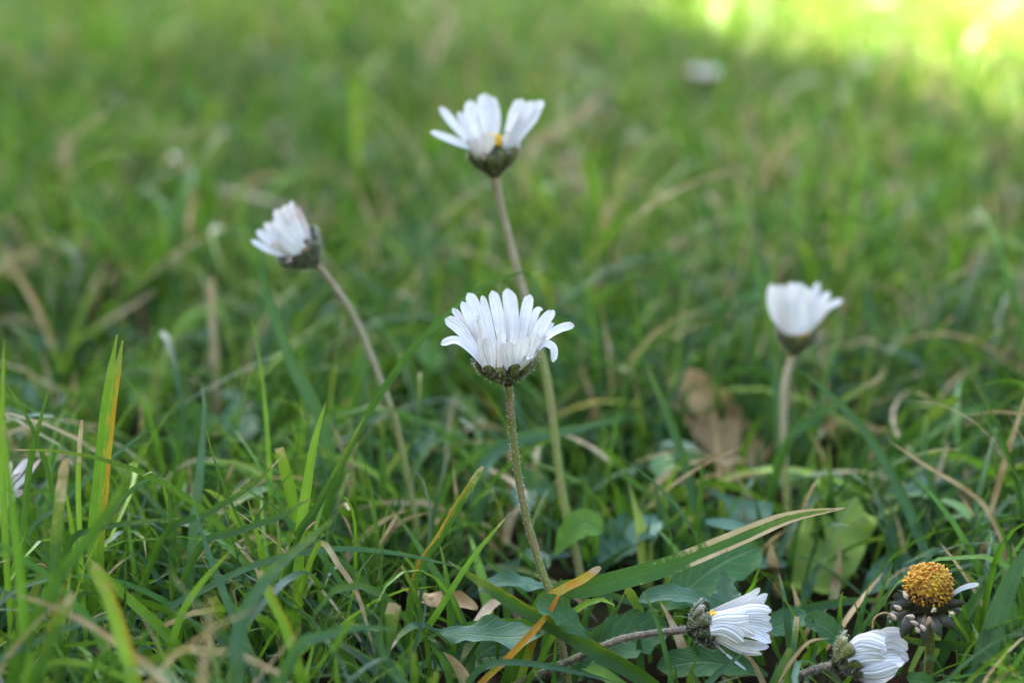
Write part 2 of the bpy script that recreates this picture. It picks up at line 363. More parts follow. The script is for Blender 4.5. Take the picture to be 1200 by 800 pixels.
# ------------------------------------------------------------------ the lawn (stuff): vectorised curved blades
lf = [(rng.normal(0, 9), rng.normal(0, 9), rng.uniform(0, 6.28)) for _ in range(8)]
def patch(x, y):
    z = np.zeros_like(x)
    for a, b, c in lf: z = z + np.sin(a*x + b*y + c)
    return z / 4.0
def make_blades(n, y0, y1, hw0, hwk, K, scale, cfg, tuft=9, near=False, short=False):
    nt = max(1, n // tuft)
    y = np.sqrt(rng.uniform(0, 1, nt)) if False else rng.uniform(0, 1, nt)
    ty = y0 + (y1 - y0) * y; tx = rng.uniform(-1, 1, nt) * (hw0 + hwk * ty)
    tt = np.clip(cfg['tint'] + .29 * rng.normal(0, 1, nt) + .18 * patch(tx, ty), 0, .97)
    idx = rng.integers(0, nt, n)
    x = tx[idx] + rng.normal(0, .006 * scale, n); yy = ty[idx] + rng.normal(0, .006 * scale, n)
    az = np.arctan2(x - tx[idx], yy - ty[idx]) + rng.normal(0, 1.0, n)
    L = np.clip(rng.lognormal(math.log(cfg['len']), .38, n), .012, .085) * scale ** .3
    w = np.clip(rng.normal(cfg['w'], .0006, n), .0008, .0042) * scale
    th0 = np.abs(rng.normal(cfg.get('th0', .12), .28, n)); bend = np.abs(rng.normal(cfg.get('bend', .75), .65, n)) * (L / .04) ** .6
    th1 = th0 + bend
    s = np.linspace(0, 1, K)
    th = th0[:, None] + bend[:, None] * s[None] ** 1.3
    dl = L[:, None] / (K - 1)
    hor = np.concatenate([np.zeros((n, 1)), np.cumsum(np.sin(th[:, :-1]) * dl, 1)], 1)
    ver = np.concatenate([np.zeros((n, 1)), np.cumsum(np.cos(th[:, :-1]) * dl, 1)], 1)
    daz = rng.normal(0, .5, n)[:, None] * s[None]
    ca, sa = np.sin(az[:, None] + daz), np.cos(az[:, None] + daz)
    pts = np.stack([x[:, None] + hor * ca, yy[:, None] + hor * sa, np.maximum(ver - .001, .0008 * s[None])], -1)
    tw = rng.normal(0, .5, n)[:, None] + rng.normal(0, .9, n)[:, None] * s[None]
    T = unit(np.gradient(pts, axis=1))
    side = np.stack([sa, -ca, np.zeros_like(ca)], -1)
    nor = unit(np.cross(side, T)); W = np.cos(tw)[..., None] * side + np.sin(tw)[..., None] * nor
    N = np.cross(W, T)
    prof = np.minimum(1, (.65 + .9 * s)) * np.clip((1 - s) * 1.9, 0, 1) ** .75
    prof[-1] = .04
    cut = rng.uniform(0, 1, n) < cfg['cut']                     # mown blades end blunt
    pr = np.where(cut[:, None], np.minimum(1, .65 + .9 * s)[None] * np.where(s > .97, .75, 1)[None], prof[None])
    hw = (w[:, None] * .5 * pr)[..., None]
    fold = rng.uniform(.1, .55, n)[:, None, None]
    A = pts - W * hw; B = pts - N * hw * fold; C = pts + W * hw
    tint = np.clip(np.abs(tt[idx] + rng.normal(0, .16, n)), 0, 1)
    tdry = cfg['dry'] * np.where(rng.uniform(0, 1, nt) < .12, 5, .6)
    dry = np.where(rng.uniform(0, 1, n) < tdry[idx], rng.uniform(.2, 1.25, n), np.where(cut, rng.uniform(.02, .12, n), rng.uniform(-.25, .12, n)))
    rust = np.where(rng.uniform(0, 1, n) < .015, rng.uniform(.3, .7, n), 0)
    keep = np.ones(n, bool)
    if near:
        X, Y, D = project(pts)
        for k in range(K):
            xx, yk, dd = X[:, k], Y[:, k], D[:, k]
            for (cx, cy, r, d) in KEEP:
                keep &= ~(((xx - cx)**2 + (yk - cy)**2 < (r + 6)**2) & (dd < d))
            lim = np.interp(xx, YX, YY)
            if not short:
                keep &= ~((dd < .295) & (yk < lim))
                keep &= ~((dd < .36) & (yk < lim - 200))
            keep &= dd > (.255 if cfg['dry'] == 1 else .175)
            keep &= ~((dd < .235) & (yk < 690) & (xx > 380))
            keep &= ~((dd < .25) & (xx > 560) & (xx < 1130) & (yk < 740))
            keep &= ~((dd < .235) & (yk < 600))
    return dict(A=A, B=B, C=C, tint=tint, dry=dry, rust=rust, keep=keep, K=K)
def blades_to_mesh(sets, name, mat):
    V = []; FC = []; UVS = []; CO = []; off = 0
    for b in sets:
        k = b['keep']; K = b['K']; A, B, C = b['A'][k], b['B'][k], b['C'][k]; n = len(A)
        V.append(np.stack([A, B, C], 2).reshape(-1, 3))
        i = np.arange(K - 1)[:, None]; j = np.arange(2)[None]
        q = np.stack([i*3 + j, i*3 + j + 1, (i+1)*3 + j + 1, (i+1)*3 + j], -1).reshape(-1, 4)
        FC.append((q[None] + (np.arange(n) * K * 3)[:, None, None] + off).reshape(-1, 4)); off += n * K * 3
        uv = np.stack(np.meshgrid(np.linspace(0, 1, K), [0, .5, 1], indexing='ij')[::-1], -1).reshape(-1, 2)
        UVS.append(np.tile(uv, (n, 1)))
        c = np.stack([b['tint'][k], b['dry'][k], b['rust'][k], np.zeros(n)], -1)
        CO.append(np.repeat(c, K * 3, 0))
    V = np.concatenate(V).astype(np.float32); FC = np.concatenate(FC).astype(np.int32); UVS = np.concatenate(UVS); CO = np.concatenate(CO)
    me = bpy.data.meshes.new(name); me.vertices.add(len(V)); me.vertices.foreach_set('co', V.ravel())
    me.loops.add(FC.size); me.loops.foreach_set('vertex_index', FC.ravel())
    me.polygons.add(len(FC)); me.polygons.foreach_set('loop_start', np.arange(0, FC.size, 4, dtype=np.int32))
    me.polygons.foreach_set('loop_total', np.full(len(FC), 4, dtype=np.int32))
    me.update(calc_edges=True)
    me.uv_layers.new(name='UVMap').data.foreach_set('uv', UVS[FC.ravel()].astype(np.float32).ravel())
    me.color_attributes.new('tint', 'FLOAT_COLOR', 'POINT').data.foreach_set('color', CO.astype(np.float32).ravel())
    me.materials.append(mat); me.polygons.foreach_set('use_smooth', np.ones(len(FC), bool))
    o = bpy.data.objects.new(name, me); COL.objects.link(o)
    return o
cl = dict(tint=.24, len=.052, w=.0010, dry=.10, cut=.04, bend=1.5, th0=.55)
cn = dict(tint=.22, len=.029, w=.0011, dry=.08, cut=.07, bend=1.15)  # near tints kept dark: foreground shading is put into the blade colour
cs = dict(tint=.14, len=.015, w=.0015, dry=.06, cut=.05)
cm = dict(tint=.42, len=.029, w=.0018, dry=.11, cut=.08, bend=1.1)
cf = dict(tint=.80, len=.030, w=.0025, dry=.10, cut=.06, bend=1.05)  # far tint raised: the brighter light back there is put into the colour
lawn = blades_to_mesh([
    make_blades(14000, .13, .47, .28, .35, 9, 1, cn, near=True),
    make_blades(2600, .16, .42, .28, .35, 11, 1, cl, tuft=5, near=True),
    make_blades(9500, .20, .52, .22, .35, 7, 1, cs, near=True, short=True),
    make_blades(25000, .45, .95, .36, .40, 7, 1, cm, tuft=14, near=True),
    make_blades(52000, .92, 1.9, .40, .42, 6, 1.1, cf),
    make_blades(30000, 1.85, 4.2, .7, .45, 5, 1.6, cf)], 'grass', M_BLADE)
tag(lawn, 'short green lawn grass growing thickly over the whole ground', 'grass', kind='stuff')
# dead straw lying in the turf
def make_thatch(n, y0, y1, hw0, hwk, K=6):
    b = make_blades(n, y0, y1, hw0, hwk, K, 1, dict(tint=.8, len=.030, w=.0010, dry=1, cut=.3), tuft=3, near=y0 < .4)
    dz = rng.uniform(.001, .016, n)[:, None]
    for k in 'ABC': b[k][..., 2] = b[k][..., 2] * .28 + dz
    b['dry'] = rng.uniform(.9, 1.35, n)
    return b
th = blades_to_mesh([make_thatch(500, .14, .47, .2, .35), make_thatch(2800, .45, .95, .22, .4), make_thatch(3800, .92, 1.9, .22, .42)], 'dead_straw', M_BLADE)
tag(th, 'dead tan straw lying low between the grass blades', 'straw', kind='stuff')

# small low leaves between the blades (stuff)
g = Geo()
def small_leaf(g, c, az, tilt, L, w, tint):
    d = np.array([math.sin(az) * math.cos(tilt), math.cos(az) * math.cos(tilt), math.sin(tilt)])
    W = unit(np.cross(d, [0, 0, 1.0])); N = np.cross(W, d)
    s = np.linspace(0, 1, 7); u = np.linspace(-1, 1, 5); prof = np.sin(np.pi * np.clip(s, .04, .97) ** .8) ** .6
    v = c + s[:, None, None] * L * d + u[None, :, None] * (prof * w / 2)[:, None, None] * W + ((u**2)[None, :] * w * .16 - (s**2)[:, None] * L * .25)[..., None] * N
    uv = np.stack(np.meshgrid(s, (u + 1) / 2, indexing='ij')[::-1], -1).reshape(-1, 2)
    g.add(v.reshape(-1, 3), grid_faces(7, 5), uv, (tint, 0, 0, 0))
for _ in range(1000):
    y = rng.uniform(.24, 1.3); x = rng.uniform(-1, 1) * (.12 + .36 * y)
    if patch(np.array(x) * 1.7, np.array(y) * 1.7) < -.1 and y > .4: continue
    c = np.array([x, y, rng.uniform(.003, .013)]); X, Y, D = project(c)
    if D < .305 and Y < 810 and 330 < X < 1250: continue
    small_leaf(g, c, rng.uniform(0, 6.28), rng.normal(.3, .3), rng.uniform(.007, .014), rng.uniform(.004, .008), np.clip(rng.normal(.3, .25), 0, .9))
gc = g.build('ground_cover', M_LEAF)
tag(gc, 'small round weed leaves spread low among the grass', 'ground cover', kind='stuff')

# ------------------------------------------------------------------ hedge left of the lawn, outside the frame: it casts the shade
def build_hedge(label, o0, dirv, nrm, H, LEN, TH=.7, n=15000):
    root = empty('hedge', tuple(o0 + dirv * LEN / 2))
    tag(root, label, 'hedge')
    c = Geo(); nx, nz = 40, 14; core = []
    prof = [(-TH + .06, 0), (-TH + .05, H * .6), (-TH + .14, H - .1), (-.16, H - .1), (-.08, H * .6), (-.06, 0)]
    for i in range(nx):
        for a, b in prof: core.append(o0 + dirv * LEN * i / (nx - 1) + nrm * (a + .03 * math.sin(i * 1.7 + b * 5)) + np.array([0, 0, b + .03 * math.sin(i * 2.3)]))
    f = grid_faces(nx, 6); f += [tuple(range(5, -1, -1)), tuple((nx - 1) * 6 + k for k in range(6))]
    c.add(core, f); c.build('branches', M_BRACT_D, root)
    lv = Geo(); r = np.random.default_rng(3)
    t = r.uniform(0, LEN, n); k = r.integers(0, 3, n)
    V = []
    for i in range(n):
        if k[i] == 0: a, b = -.08 + r.normal(0, .035), r.uniform(.02, H)
        elif k[i] == 1: a, b = r.uniform(-TH, 0), H - .09 + abs(r.normal(0, .10)) + .05 * math.sin(t[i] * 3.1) + .03 * math.sin(t[i] * 7.7 + 1)
        else: a, b = -TH + .03 + r.normal(0, .03), r.uniform(.02, H)
        p = o0 + dirv * t[i] + nrm * a + np.array([0, 0, b]); q = unit(r.normal(0, 1, 3)); w = unit(np.cross(q, r.normal(0, 1, 3))); L = r.uniform(.03, .055)
        V += [p, p + q * L * .5 + w * L * .3, p + q * L, p + q * L * .5 - w * L * .3]
    V = np.array(V); lv.add(V, [(4*i, 4*i+1, 4*i+2, 4*i+3) for i in range(n)], np.tile([[.5, 0], [1, .5], [.5, 1], [0, .5]], (n, 1)), (.4, 0, 0, 0))
    lv.build('foliage', M_LEAF, root)
_d, _n = np.array([-.195, .98, 0]), np.array([.98, .195, 0])
_b = np.array([.24, .78, 0]) - _n * (1.8 / math.tan(SUN_EL) * .667 - .235)
build_hedge('dense clipped green hedge standing left of the lawn', _b - _d * 1.2, _d, _n, 1.8, 7.0)
build_hedge('unseen clipped hedge added behind the viewer to block low skylight', np.array([-3.2, -2.2, 0]), np.array([1., 0, 0]), np.array([0, 1., 0]), 2.0, 6.0, n=9000)  # added out of view to hold back flat light from the horizon
build_hedge('tall unseen hedge added right of the lawn to block low skylight', np.array([3.2, 6.0, 0]), np.array([0, -1., 0]), np.array([-1., 0, 0]), 2.2, 8.0, n=11000)  # likewise added out of frame, only to trim the sidelong skylight

# ------------------------------------------------------------------ daisies
PLABEL = {}
def petal_geo(g, pts, width, C, A, face=.3, pink=0.0, cup=.16, r=None, nv=19, notch=True, wave=.0):
    """pts: world control points base -> tip, width in metres, C/A the head's centre and axis"""
    p = spline(pts, nv); T = unit(np.gradient(p, axis=0))
    view = unit(p - EYE)
    rad = p - C; rad = rad - (rad @ A)[:, None] * A
    W0 = unit(np.cross(A, unit(rad))); W1 = unit(np.cross(T, view))
    sg = np.sign(np.sum(W0 * W1, 1)); sg[sg == 0] = 1; 
    W = W0 * (1 - face) + W1 * sg[:, None] * face
    for i in range(1, nv):
        if W[i] @ W[i-1] < 0: W[i] = -W[i]
    W = unit(W - np.sum(W * T, 1)[:, None] * T); N = np.cross(W, T)
    if np.mean(np.sum(N * -(p - (C + A * .006)), 1)) < 0: N = -N        # N towards the inside of the flower
    s = np.linspace(0, 1, nv); u = np.linspace(-1, 1, 9)
    prof = np.interp(s, [0, .12, .35, .65, .86, .945, 1.0], [.46, .60, .84, 1.0, .91, .72, .40])
    groove = .05 * (np.cos(u * 3.14159 * 2.5))
    wv = (r.normal(0, .06, 3) if r is not None else np.zeros(3))
    off = (cup * u**2 - groove)[None, :] * width + (wave + wv[0]) * width * np.sin(s * 5 + wv[1] * 40)[:, None] * u[None, :]
    ext = np.zeros((nv, 9))
    if notch: ext[-1] = (-.20 * u**2 + np.interp(u, [-1, -.4, 0, .4, 1], [0, .02, -.04 + .6 * wv[2], .02 + .4 * wv[1], 0])) * width
    ext[-2] = -.05 * u**2 * width
    v = p[:, None] + (prof[:, None] * u[None, :] * width / 2)[..., None] * W[:, None] + off[..., None] * N[:, None] + ext[..., None] * T[:, None]
    uv = np.stack(np.meshgrid(s, (u + 1) / 2, indexing='ij')[::-1], -1).reshape(-1, 2)
    g.add(v.reshape(-1, 3), grid_faces(nv, 9), uv, (pink, 0, 0, 0))
def basis(A):
    U = unit(np.cross(A, np.array([.2, 1, .1]))); return U, np.cross(A, U)
def dome_geo(g, C, A, rd, h, count, size, tall, r, mi=0, jit=.00006, amax=1.75, browning=False):
    U, Vv = basis(A)
    nr, ns = 7, 20; v = []
    for i in range(nr):
        a = i / (nr - 1) * min(amax, 2.1)
        for j in range(ns):
            b = 2 * math.pi * j / ns; v.append(C + math.cos(a) * rd * (math.cos(b) * U + math.sin(b) * Vv) + math.sin(a) * h * A)
    g.add(v, [(i*ns + j, i*ns + (j+1) % ns, (i+1)*ns + (j+1) % ns, (i+1)*ns + j) for i in range(nr-1) for j in range(ns)], mi=mi)
    for k in range(count):                              # florets in a spiral
        f = (k + .5) / count; a = math.acos(1 - f * (1 - math.cos(amax))); b = k * 2.39996
        n = unit(math.sin(a) * (math.cos(b) * U + math.sin(b) * Vv) / rd + math.cos(a) * A / h)
        c = C + math.sin(a) * rd * (math.cos(b) * U + math.sin(b) * Vv) + math.cos(a) * h * A
        n = unit(n + r.normal(0, .16 + jit * 600, 3)); c = c + r.normal(0, jit, 3); x = unit(np.cross(n, r.normal(0, 1, 3))); y = np.cross(n, x); t = tall * r.uniform(.6, 1.35); sz = size * r.uniform(.8, 1.2)
        vv = []
        for hh, rr in ((-.3, .8), (.35, 1.0), (.8, .95), (1.0, .45)):
            for q in range(6): vv.append(c + n * t * hh + sz * rr * (1 + .2 * (q % 2)) * (math.cos(q * 1.047) * x + math.sin(q * 1.047) * y))
        ff = [(i*6 + q, i*6 + (q+1) % 6, (i+1)*6 + (q+1) % 6, (i+1)*6 + q) for i in range(3) for q in range(6)] + [tuple(18 + q for q in range(6))]
        g.add(vv, ff, mi=1 if browning and r.uniform() < (f - .20) * 1.0 else mi)
def calyx_profile(hc, rr, rs):
    # (height, radius) of the cup
    return [(-.05*hc, rs), (.04*hc, rs*1.5), (.14*hc, rr*.36), (.30*hc, rr*.55), (.46*hc, rr*.67), (.60*hc, rr*.74), (.74*hc, rr*.79)]
def daisy(label, stem_px, stem_r, head, petals, disc=(.48, 1.8, .90), stem_mat=None, group='daisies in the lawn', seed=1, hair=True, nbract=13, pinkcalyx=False, hairn=420, bract_mat=None):
    """stem_px: (x,y,d) from root to neck; head: dict(b=(x,y,d) cup bottom, t=(x,y,d) rim centre, r=rim radius mm, ht=cup height mm)"""
    r = np.random.default_rng(seed); bract_mat = bract_mat or M_BRACT
    B = P(*head['b']); A = unit(P(*head['t']) - B); hc = head['ht'] * .001; rr = head['r'] * .001
    pts = [P(*q) for q in stem_px]
    if pts[0][2] > .001:
        q = pts[0] + (pts[0] - pts[1]) / np.linalg.norm(pts[0] - pts[1]) * pts[0][2] * .6; q[2] = -.002; pts = [q] + pts
    pts = pts + [B + A * hc * .03]
    root = empty('daisy', tuple(pts[0])); tag(root, label, 'daisy', group)
    path = spline(pts, 44); sr = stem_r * .00088
    radii = np.interp(np.linspace(0, 1, 44), [0, .1, .85, .96, 1], [1.15, 1.05, .92, 1.0, 1.25]) * sr * (1 + .05 * np.sin(np.linspace(0, 30, 44)) + .03 * np.sin(np.linspace(0, 71, 44)))
    g = Geo(); v, f, uv = tube(path, radii, 12); g.add(v, f, uv)
    if hair:
        i = r.integers(0, 43, hairn * 2); u = r.uniform(0, 1, hairn * 2)[:, None]; c = path[i] * (1 - u) + path[i+1] * u
        T = unit(path[i+1] - path[i]); nd = unit(np.cross(T, r.normal(0, 1, (len(i), 3))))
        add_hairs(g, c + nd * sr * .9, nd, np.zeros(3), .00042, 1, r)
    g.build('stem', [stem_mat or M_STEM, M_HAIR], root)
    U, Vv = basis(A); ns = 26; pf = calyx_profile(hc, rr, sr * 1.15)
    g = Geo(); v = []
    for h, q in pf:
        for j in range(ns): b = 2*math.pi*j/ns; v.append(B + A*h + q*(1 + .04*math.sin(b*13))*(math.cos(b)*U + math.sin(b)*Vv))
    dz, dr = (disc[2], disc[0]) if disc else (.7, .3)
    for q, hf in ((.76, .70), ((.76 + dr) / 2, (.66 + dz) / 2 - .03), (dr * .98, dz), (.02, dz)):   # receptacle under the florets
        for j in range(ns): b = 2*math.pi*j/ns; v.append(B + A*hc*hf + rr*q*(math.cos(b)*U + math.sin(b)*Vv))
    nn = len(pf) + 4
    g.add(v, [(i*ns + j, i*ns + (j+1) % ns, (i+1)*ns + (j+1) % ns, (i+1)*ns + j) for i in range(nn-1) for j in range(ns)])
    if hair:
        hp, hn = [], []
        for _ in range(60):
            t = r.uniform(.05, .7); b = r.uniform(0, 6.28); q = np.interp(t*hc, [x for x, _ in pf], [y for _, y in pf]); d = math.cos(b)*U + math.sin(b)*Vv
            hp.append(B + A*t*hc + d*(q + .0003)); hn.append(unit(d - A*.5))
        add_hairs(g, hp, hn, np.zeros(3), .00075, 1, r)
    cal = g.build('calyx', [bract_mat, M_HAIR], root)
    for kk in range(nbract):                             # bracts: rounded scales lying on the cup
        b = 2*math.pi*(kk + r.uniform(-.12, .12))/nbract + .2; inner = kk % 2
        d = math.cos(b)*U + math.sin(b)*Vv; w = unit(np.cross(A, d))
        top = hc * (1.0 + r.uniform(-.09, .10)); s = np.linspace(0, 1, 13); hs = hc*.10 + (top - hc*.10)*s
        q = np.interp(s, [0, .2, .5, .8, 1], [rr*.28, rr*.55, rr*.80, rr*.94, rr*(1.0 + r.uniform(-.05, .06))]) + (.00016 if inner else 0.0)
        wd = 2*math.pi*rr/nbract * .95 * r.uniform(.9, 1.1) * np.interp(s, [0, .3, .6, .8, .91, .97, 1], [.30, .60, .92, 1.0, .86, .58, .16])
        u = np.linspace(-1, 1, 9); bulge = np.interp(s, [0, .5, .85, 1], [.10, .17, .16, .04])
        vv = B + A*hs[:, None, None] + d*(q[:, None] + wd[:, None]*bulge[:, None]*(1 - (u**2))[None])[..., None] + w*(wd[:, None]*.5*u[None])[..., None]
        inn = B + A*hs[:, None, None] + d*(q[:, None] - .00004 + 0*u[None])[..., None] + w*(wd[:, None]*.5*u[None])[..., None]
        uvb = np.stack(np.meshgrid(s, (u + 1) / 2, indexing='ij')[::-1], -1).reshape(-1, 2)
        gb = Geo(); ff = grid_faces(13, 9)
        gb.add(vv.reshape(-1, 3), ff, uvb); gb.add(inn.reshape(-1, 3), [f[::-1] for f in ff], uvb)
        if hair:
            ii = r.integers(2, 13, 44); jj = r.integers(0, 9, 44)
            add_hairs(gb, vv[ii, jj], unit(np.tile(d - A*.5, (44, 1)) + w*(u[jj][:, None])), np.zeros(3), .0006, 1, r)
        gb.build('bract', [bract_mat, M_HAIR], cal)
    C = B + A*hc*.85
    if disc:
        g = Geo(); dome_geo(g, B + A*hc*disc[2], A, rr*disc[0], .001*disc[1], 80, .00024, .0006, r); g.build('disc', M_DISC, root)
    for pt in petals:
        pts = [P(x, y, d) for x, y, d in pt['p']]
        g = Geo(); petal_geo(g, pts, pt['w'], C, A, pt.get('face', .3), pt.get('pink', 0), pt.get('cup', .16), r, wave=pt.get('wave', 0.0)); g.build('petal', M_PETAL, root)
    return root
def trace(spec, zoom, ox, oy, d, dflt_face=.35):
    """spec rows: ([(zx,zy)...base->tip], width in zoom px, depth mm at base, at tip, opts)"""
    out = []
    for row in spec:
        pts, w, z0, z1 = row[:4]; opt = row[4] if len(row) > 4 else {}
        m = len(pts); k = [i / (m - 1) for i in range(m)]
        pp = [(ox + x / zoom, oy + y / zoom, d + .001 * (z0 + (z1 - z0) * (t ** opt.get('zp', 1)))) for (x, y), t in zip(pts, k)]
        e = dict(p=pp, w=w * .90 / zoom * d / F); e.setdefault('face', dflt_face); e.update({a: b for a, b in opt.items() if a != 'zp'}); out.append(e)
    return out

# 1 the sharp daisy in the middle
main_petals = [
    ([(430, 590), (350, 500), (270, 445), (183, 468)], 66, -1, 0, dict(face=.55)),
    ([(430, 560), (350, 450), (280, 365), (205, 318)], 82, 1, 2, dict(face=.6)),
    ([(450, 530), (370, 410), (300, 320), (250, 255)], 56, 3, 5, dict(face=.6)),
    ([(460, 540), (400, 410), (350, 310), (305, 215)], 74, 2, 4, dict(face=.5)),
    ([(480, 520), (430, 380), (385, 260), (342, 165)], 82, 4, 7, dict(face=.5)),
    ([(510, 540), (480, 400), (450, 280), (424, 180)], 52, 2, 4, dict(face=.6)),
    ([(550, 530), (535, 400), (510, 260), (485, 152)], 82, 4, 7),
    ([(600, 530), (600, 400), (590, 260), (572, 138)], 92, 4.5, 8),
    ([(600, 540), (615, 400), (612, 270), (602, 160)], 66, 3.5, 6),
    ([(650, 530), (665, 400), (685, 280), (706, 175)], 84, 4, 7),
    ([(690, 540), (710, 420), (735, 310), (752, 268), (782, 262)], 52, 4, 6),
    ([(690, 560), (740, 440), (790, 340), (850, 268)], 82, 1.5, 3, dict(face=.55)),
    ([(700, 560), (760, 470), (800, 380), (845, 342)], 50, 3, 5, dict(face=.6)),
    ([(710, 560), (790, 440), (880, 378), (966, 356)], 66, 1, 2, dict(face=.6)),
    ([(715, 575), (745, 510), (790, 466), (838, 490), (838, 572)], 66, -2, -3, dict(face=.5)),
    ([(440, 605), (425, 520), (412, 410), (402, 320)], 76, -3, -2.5, dict(face=.5)),
    ([(480, 615), (470, 560), (458, 490), (450, 425)], 92, -4.2, -5),
    ([(525, 620), (530, 560), (536, 470), (540, 385)], 66, -4.5, -5, dict(face=.4)),
    ([(580, 620), (582, 560), (575, 500), (590, 455)], 100, -5, -7, dict(wave=.15)),
    ([(605, 620), (615, 550), (622, 480), (628, 425)], 86, -4.6, -6),
    ([(650, 610), (668, 540), (682, 470), (692, 420)], 76, -4.2, -5),
    ([(680, 605), (705, 540), (728, 460), (748, 400)], 84, -3.6, -4, dict(face=.45)),
    ([(700, 595), (735, 510), (765, 450), (790, 395)], 72, -2.6, -2.5, dict(face=.55)),
    ([(640, 620), (670, 585), (700, 552), (722, 545)], 70, -4.8, -7),
    ([(470, 560), (440, 450), (410, 370), (390, 300)], 70, 1.5, 2.5, dict(face=.5)),
]
daisy('sharp white daisy with fully open petals on an olive stem, in the centre', [(650, 712, .2695), (632, 660, .270), (612, 585, .2705), (601, 510, .2705), (597, 462, .270)], .70,
      dict(b=(595.5, 450, .270), t=(592, 418, .2690), r=5.0, ht=4.4), trace(main_petals, 5, 480, 310, .270), seed=1, hairn=620)
# 2 tall soft daisy behind
back_petals = [
    ([(390, 480), (330, 455), (240, 420), (118, 372)], 58, -2, -2, dict(face=.6)),
    ([(380, 460), (310, 390), (245, 315), (175, 228)], 66, 0, 1, dict(face=.6)),
    ([(400, 440), (340, 370), (310, 310), (284, 255)], 48, 3, 5, dict(face=.6)),
    ([(420, 450), (375, 360), (352, 270), (360, 185)], 96, 2, 3),
    ([(460, 440), (450, 340), (438, 250), (438, 145)], 100, 3, 5),
    ([(490, 440), (500, 340), (490, 250), (468, 165)], 90, 3, 5),
    ([(440, 500), (450, 460), (455, 410), (450, 385)], 100, -4, -6),
    ([(385, 510), (370, 480), (352, 450), (345, 415)], 56, -3, -5),
    ([(410, 510), (402, 475), (396, 445), (385, 405)], 64, -4, -5.5),
    ([(560, 460), (590, 370), (625, 270), (665, 180)], 96, 1, 1),
    ([(590, 465), (640, 360), (680, 270), (718, 190)], 96, -1, -1, dict(face=.5)),
    ([(610, 460), (670, 350), (725, 265), (785, 190)], 92, 0, 1, dict(face=.5)),
    ([(555, 470), (575, 390), (610, 300), (640, 240)], 80, -2.5, -2),
    ([(625, 460), (670, 380), (730, 300), (770, 240)], 70, -2, -2, dict(face=.5)),
]
daisy('tallest daisy, soft white petals with a gap showing the yellow disc, behind the centre daisy', [(680, 672, .305), (660, 585, .307), (640, 440, .310), (610, 330, .312), (588, 245, .314), (581, 212, .315)], .85,
      dict(b=(580, 206, .315), t=(578, 178, .3138), r=4.9, ht=4.9), trace(back_petals, 5, 480, 80, .315), disc=(.38, 1.3, 1.22), stem_mat=M_STEM_P, seed=2)
# 3 half closed, leaning left
lean = [
    ([(500, 600), (420, 580), (330, 540), (225, 480)], 76, 0, -1),
    ([(520, 590), (440, 530), (350, 470), (268, 400)], 92, 1, 0),
    ([(540, 560), (480, 480), (400, 410), (330, 342)], 92, 2, 1),
    ([(580, 530), (520, 440), (450, 370), (395, 320)], 92, 3, 3),
    ([(590, 530), (530, 420), (470, 320), (415, 235)], 100, 0, -1),
    ([(610, 500), (560, 390), (520, 290), (488, 198)], 92, 1, 0),
    ([(630, 480), (590, 370), (560, 270), (546, 168)], 76, 2, 1),
    ([(650, 470), (620, 400), (585, 330), (552, 268)], 92, -4, -5, dict(pink=.55)),
    ([(700, 500), (680, 410), (640, 310), (590, 208)], 84, -1, -2, dict(pink=.8)),
    ([(580, 570), (530, 510), (480, 460), (440, 415)], 92, -3, -4),
    ([(540, 595), (480, 560), (430, 530), (380, 510)], 84, -3, -4),
    ([(560, 580), (500, 530), (440, 460), (380, 400)], 80, -2, -3),
    ([(612, 575), (560, 530), (520, 480), (470, 425)], 84, -4.5, -5),
    ([(640, 540), (600, 480), (560, 420), (520, 350)], 84, -4.6, -5),
    ([(585, 600), (530, 565), (480, 520), (430, 480)], 80, -4.5, -5),
]
daisy('half closed pinkish white daisy leaning left, the leftmost tall one', [(487, 612, .312), (478, 560, .313), (462, 490, .314), (440, 430, .315), (412, 366, .316), (385, 327, .316)], .72,
      dict(b=(370, 310, .316), t=(350, 289, .314), r=4.6, ht=5.4), trace(lean, 6.667, 260, 210, .315), disc=(.14, .8, .72), stem_mat=M_STEM_P, seed=3, bract_mat=M_BRACT_D)
# 4 closed white cup on the right
cupf = [
    ([(540, 600), (455, 470), (425, 340), (432, 215)], 110, 0, 0, dict(face=.6)),
    ([(560, 610), (500, 450), (480, 330), (488, 222)], 120, -3, -2),
    ([(590, 615), (565, 450), (560, 320), (580, 200)], 125, -4, -4),
    ([(640, 615), (650, 450), (650, 320), (640, 205)], 125, -4, -4),
    ([(680, 610), (715, 460), (715, 340), (692, 240)], 115, -3, -2),
    ([(690, 605), (735, 450), (765, 320), (795, 200)], 76, 1, 2, dict(face=.5)),
    ([(700, 600), (780, 460), (830, 350), (885, 278)], 84, -1, -1, dict(face=.6)),
    ([(710, 600), (800, 480), (880, 390), (988, 345)], 74, 0, 0, dict(face=.6)),
    ([(570, 600), (520, 450), (500, 330), (520, 230)], 110, 3, 3),
    ([(630, 600), (620, 450), (620, 330), (610, 210)], 120, 4, 4),
    ([(680, 600), (700, 450), (720, 330), (730, 260)], 110, 3, 3),
]
daisy('blurred white daisy closed like a cup on a pinkish stem, the rightmost tall one', [(930, 672, .331), (924, 600, .336), (919, 520, .340), (920, 450, .343), (928, 422, .345)], .86,
      dict(b=(931, 414, .345), t=(934, 390, .344), r=4.3, ht=4.6), trace(cupf, 6.667, 840, 300, .345), disc=(.35, 1.2, .85), stem_mat=M_STEM_P, seed=4)
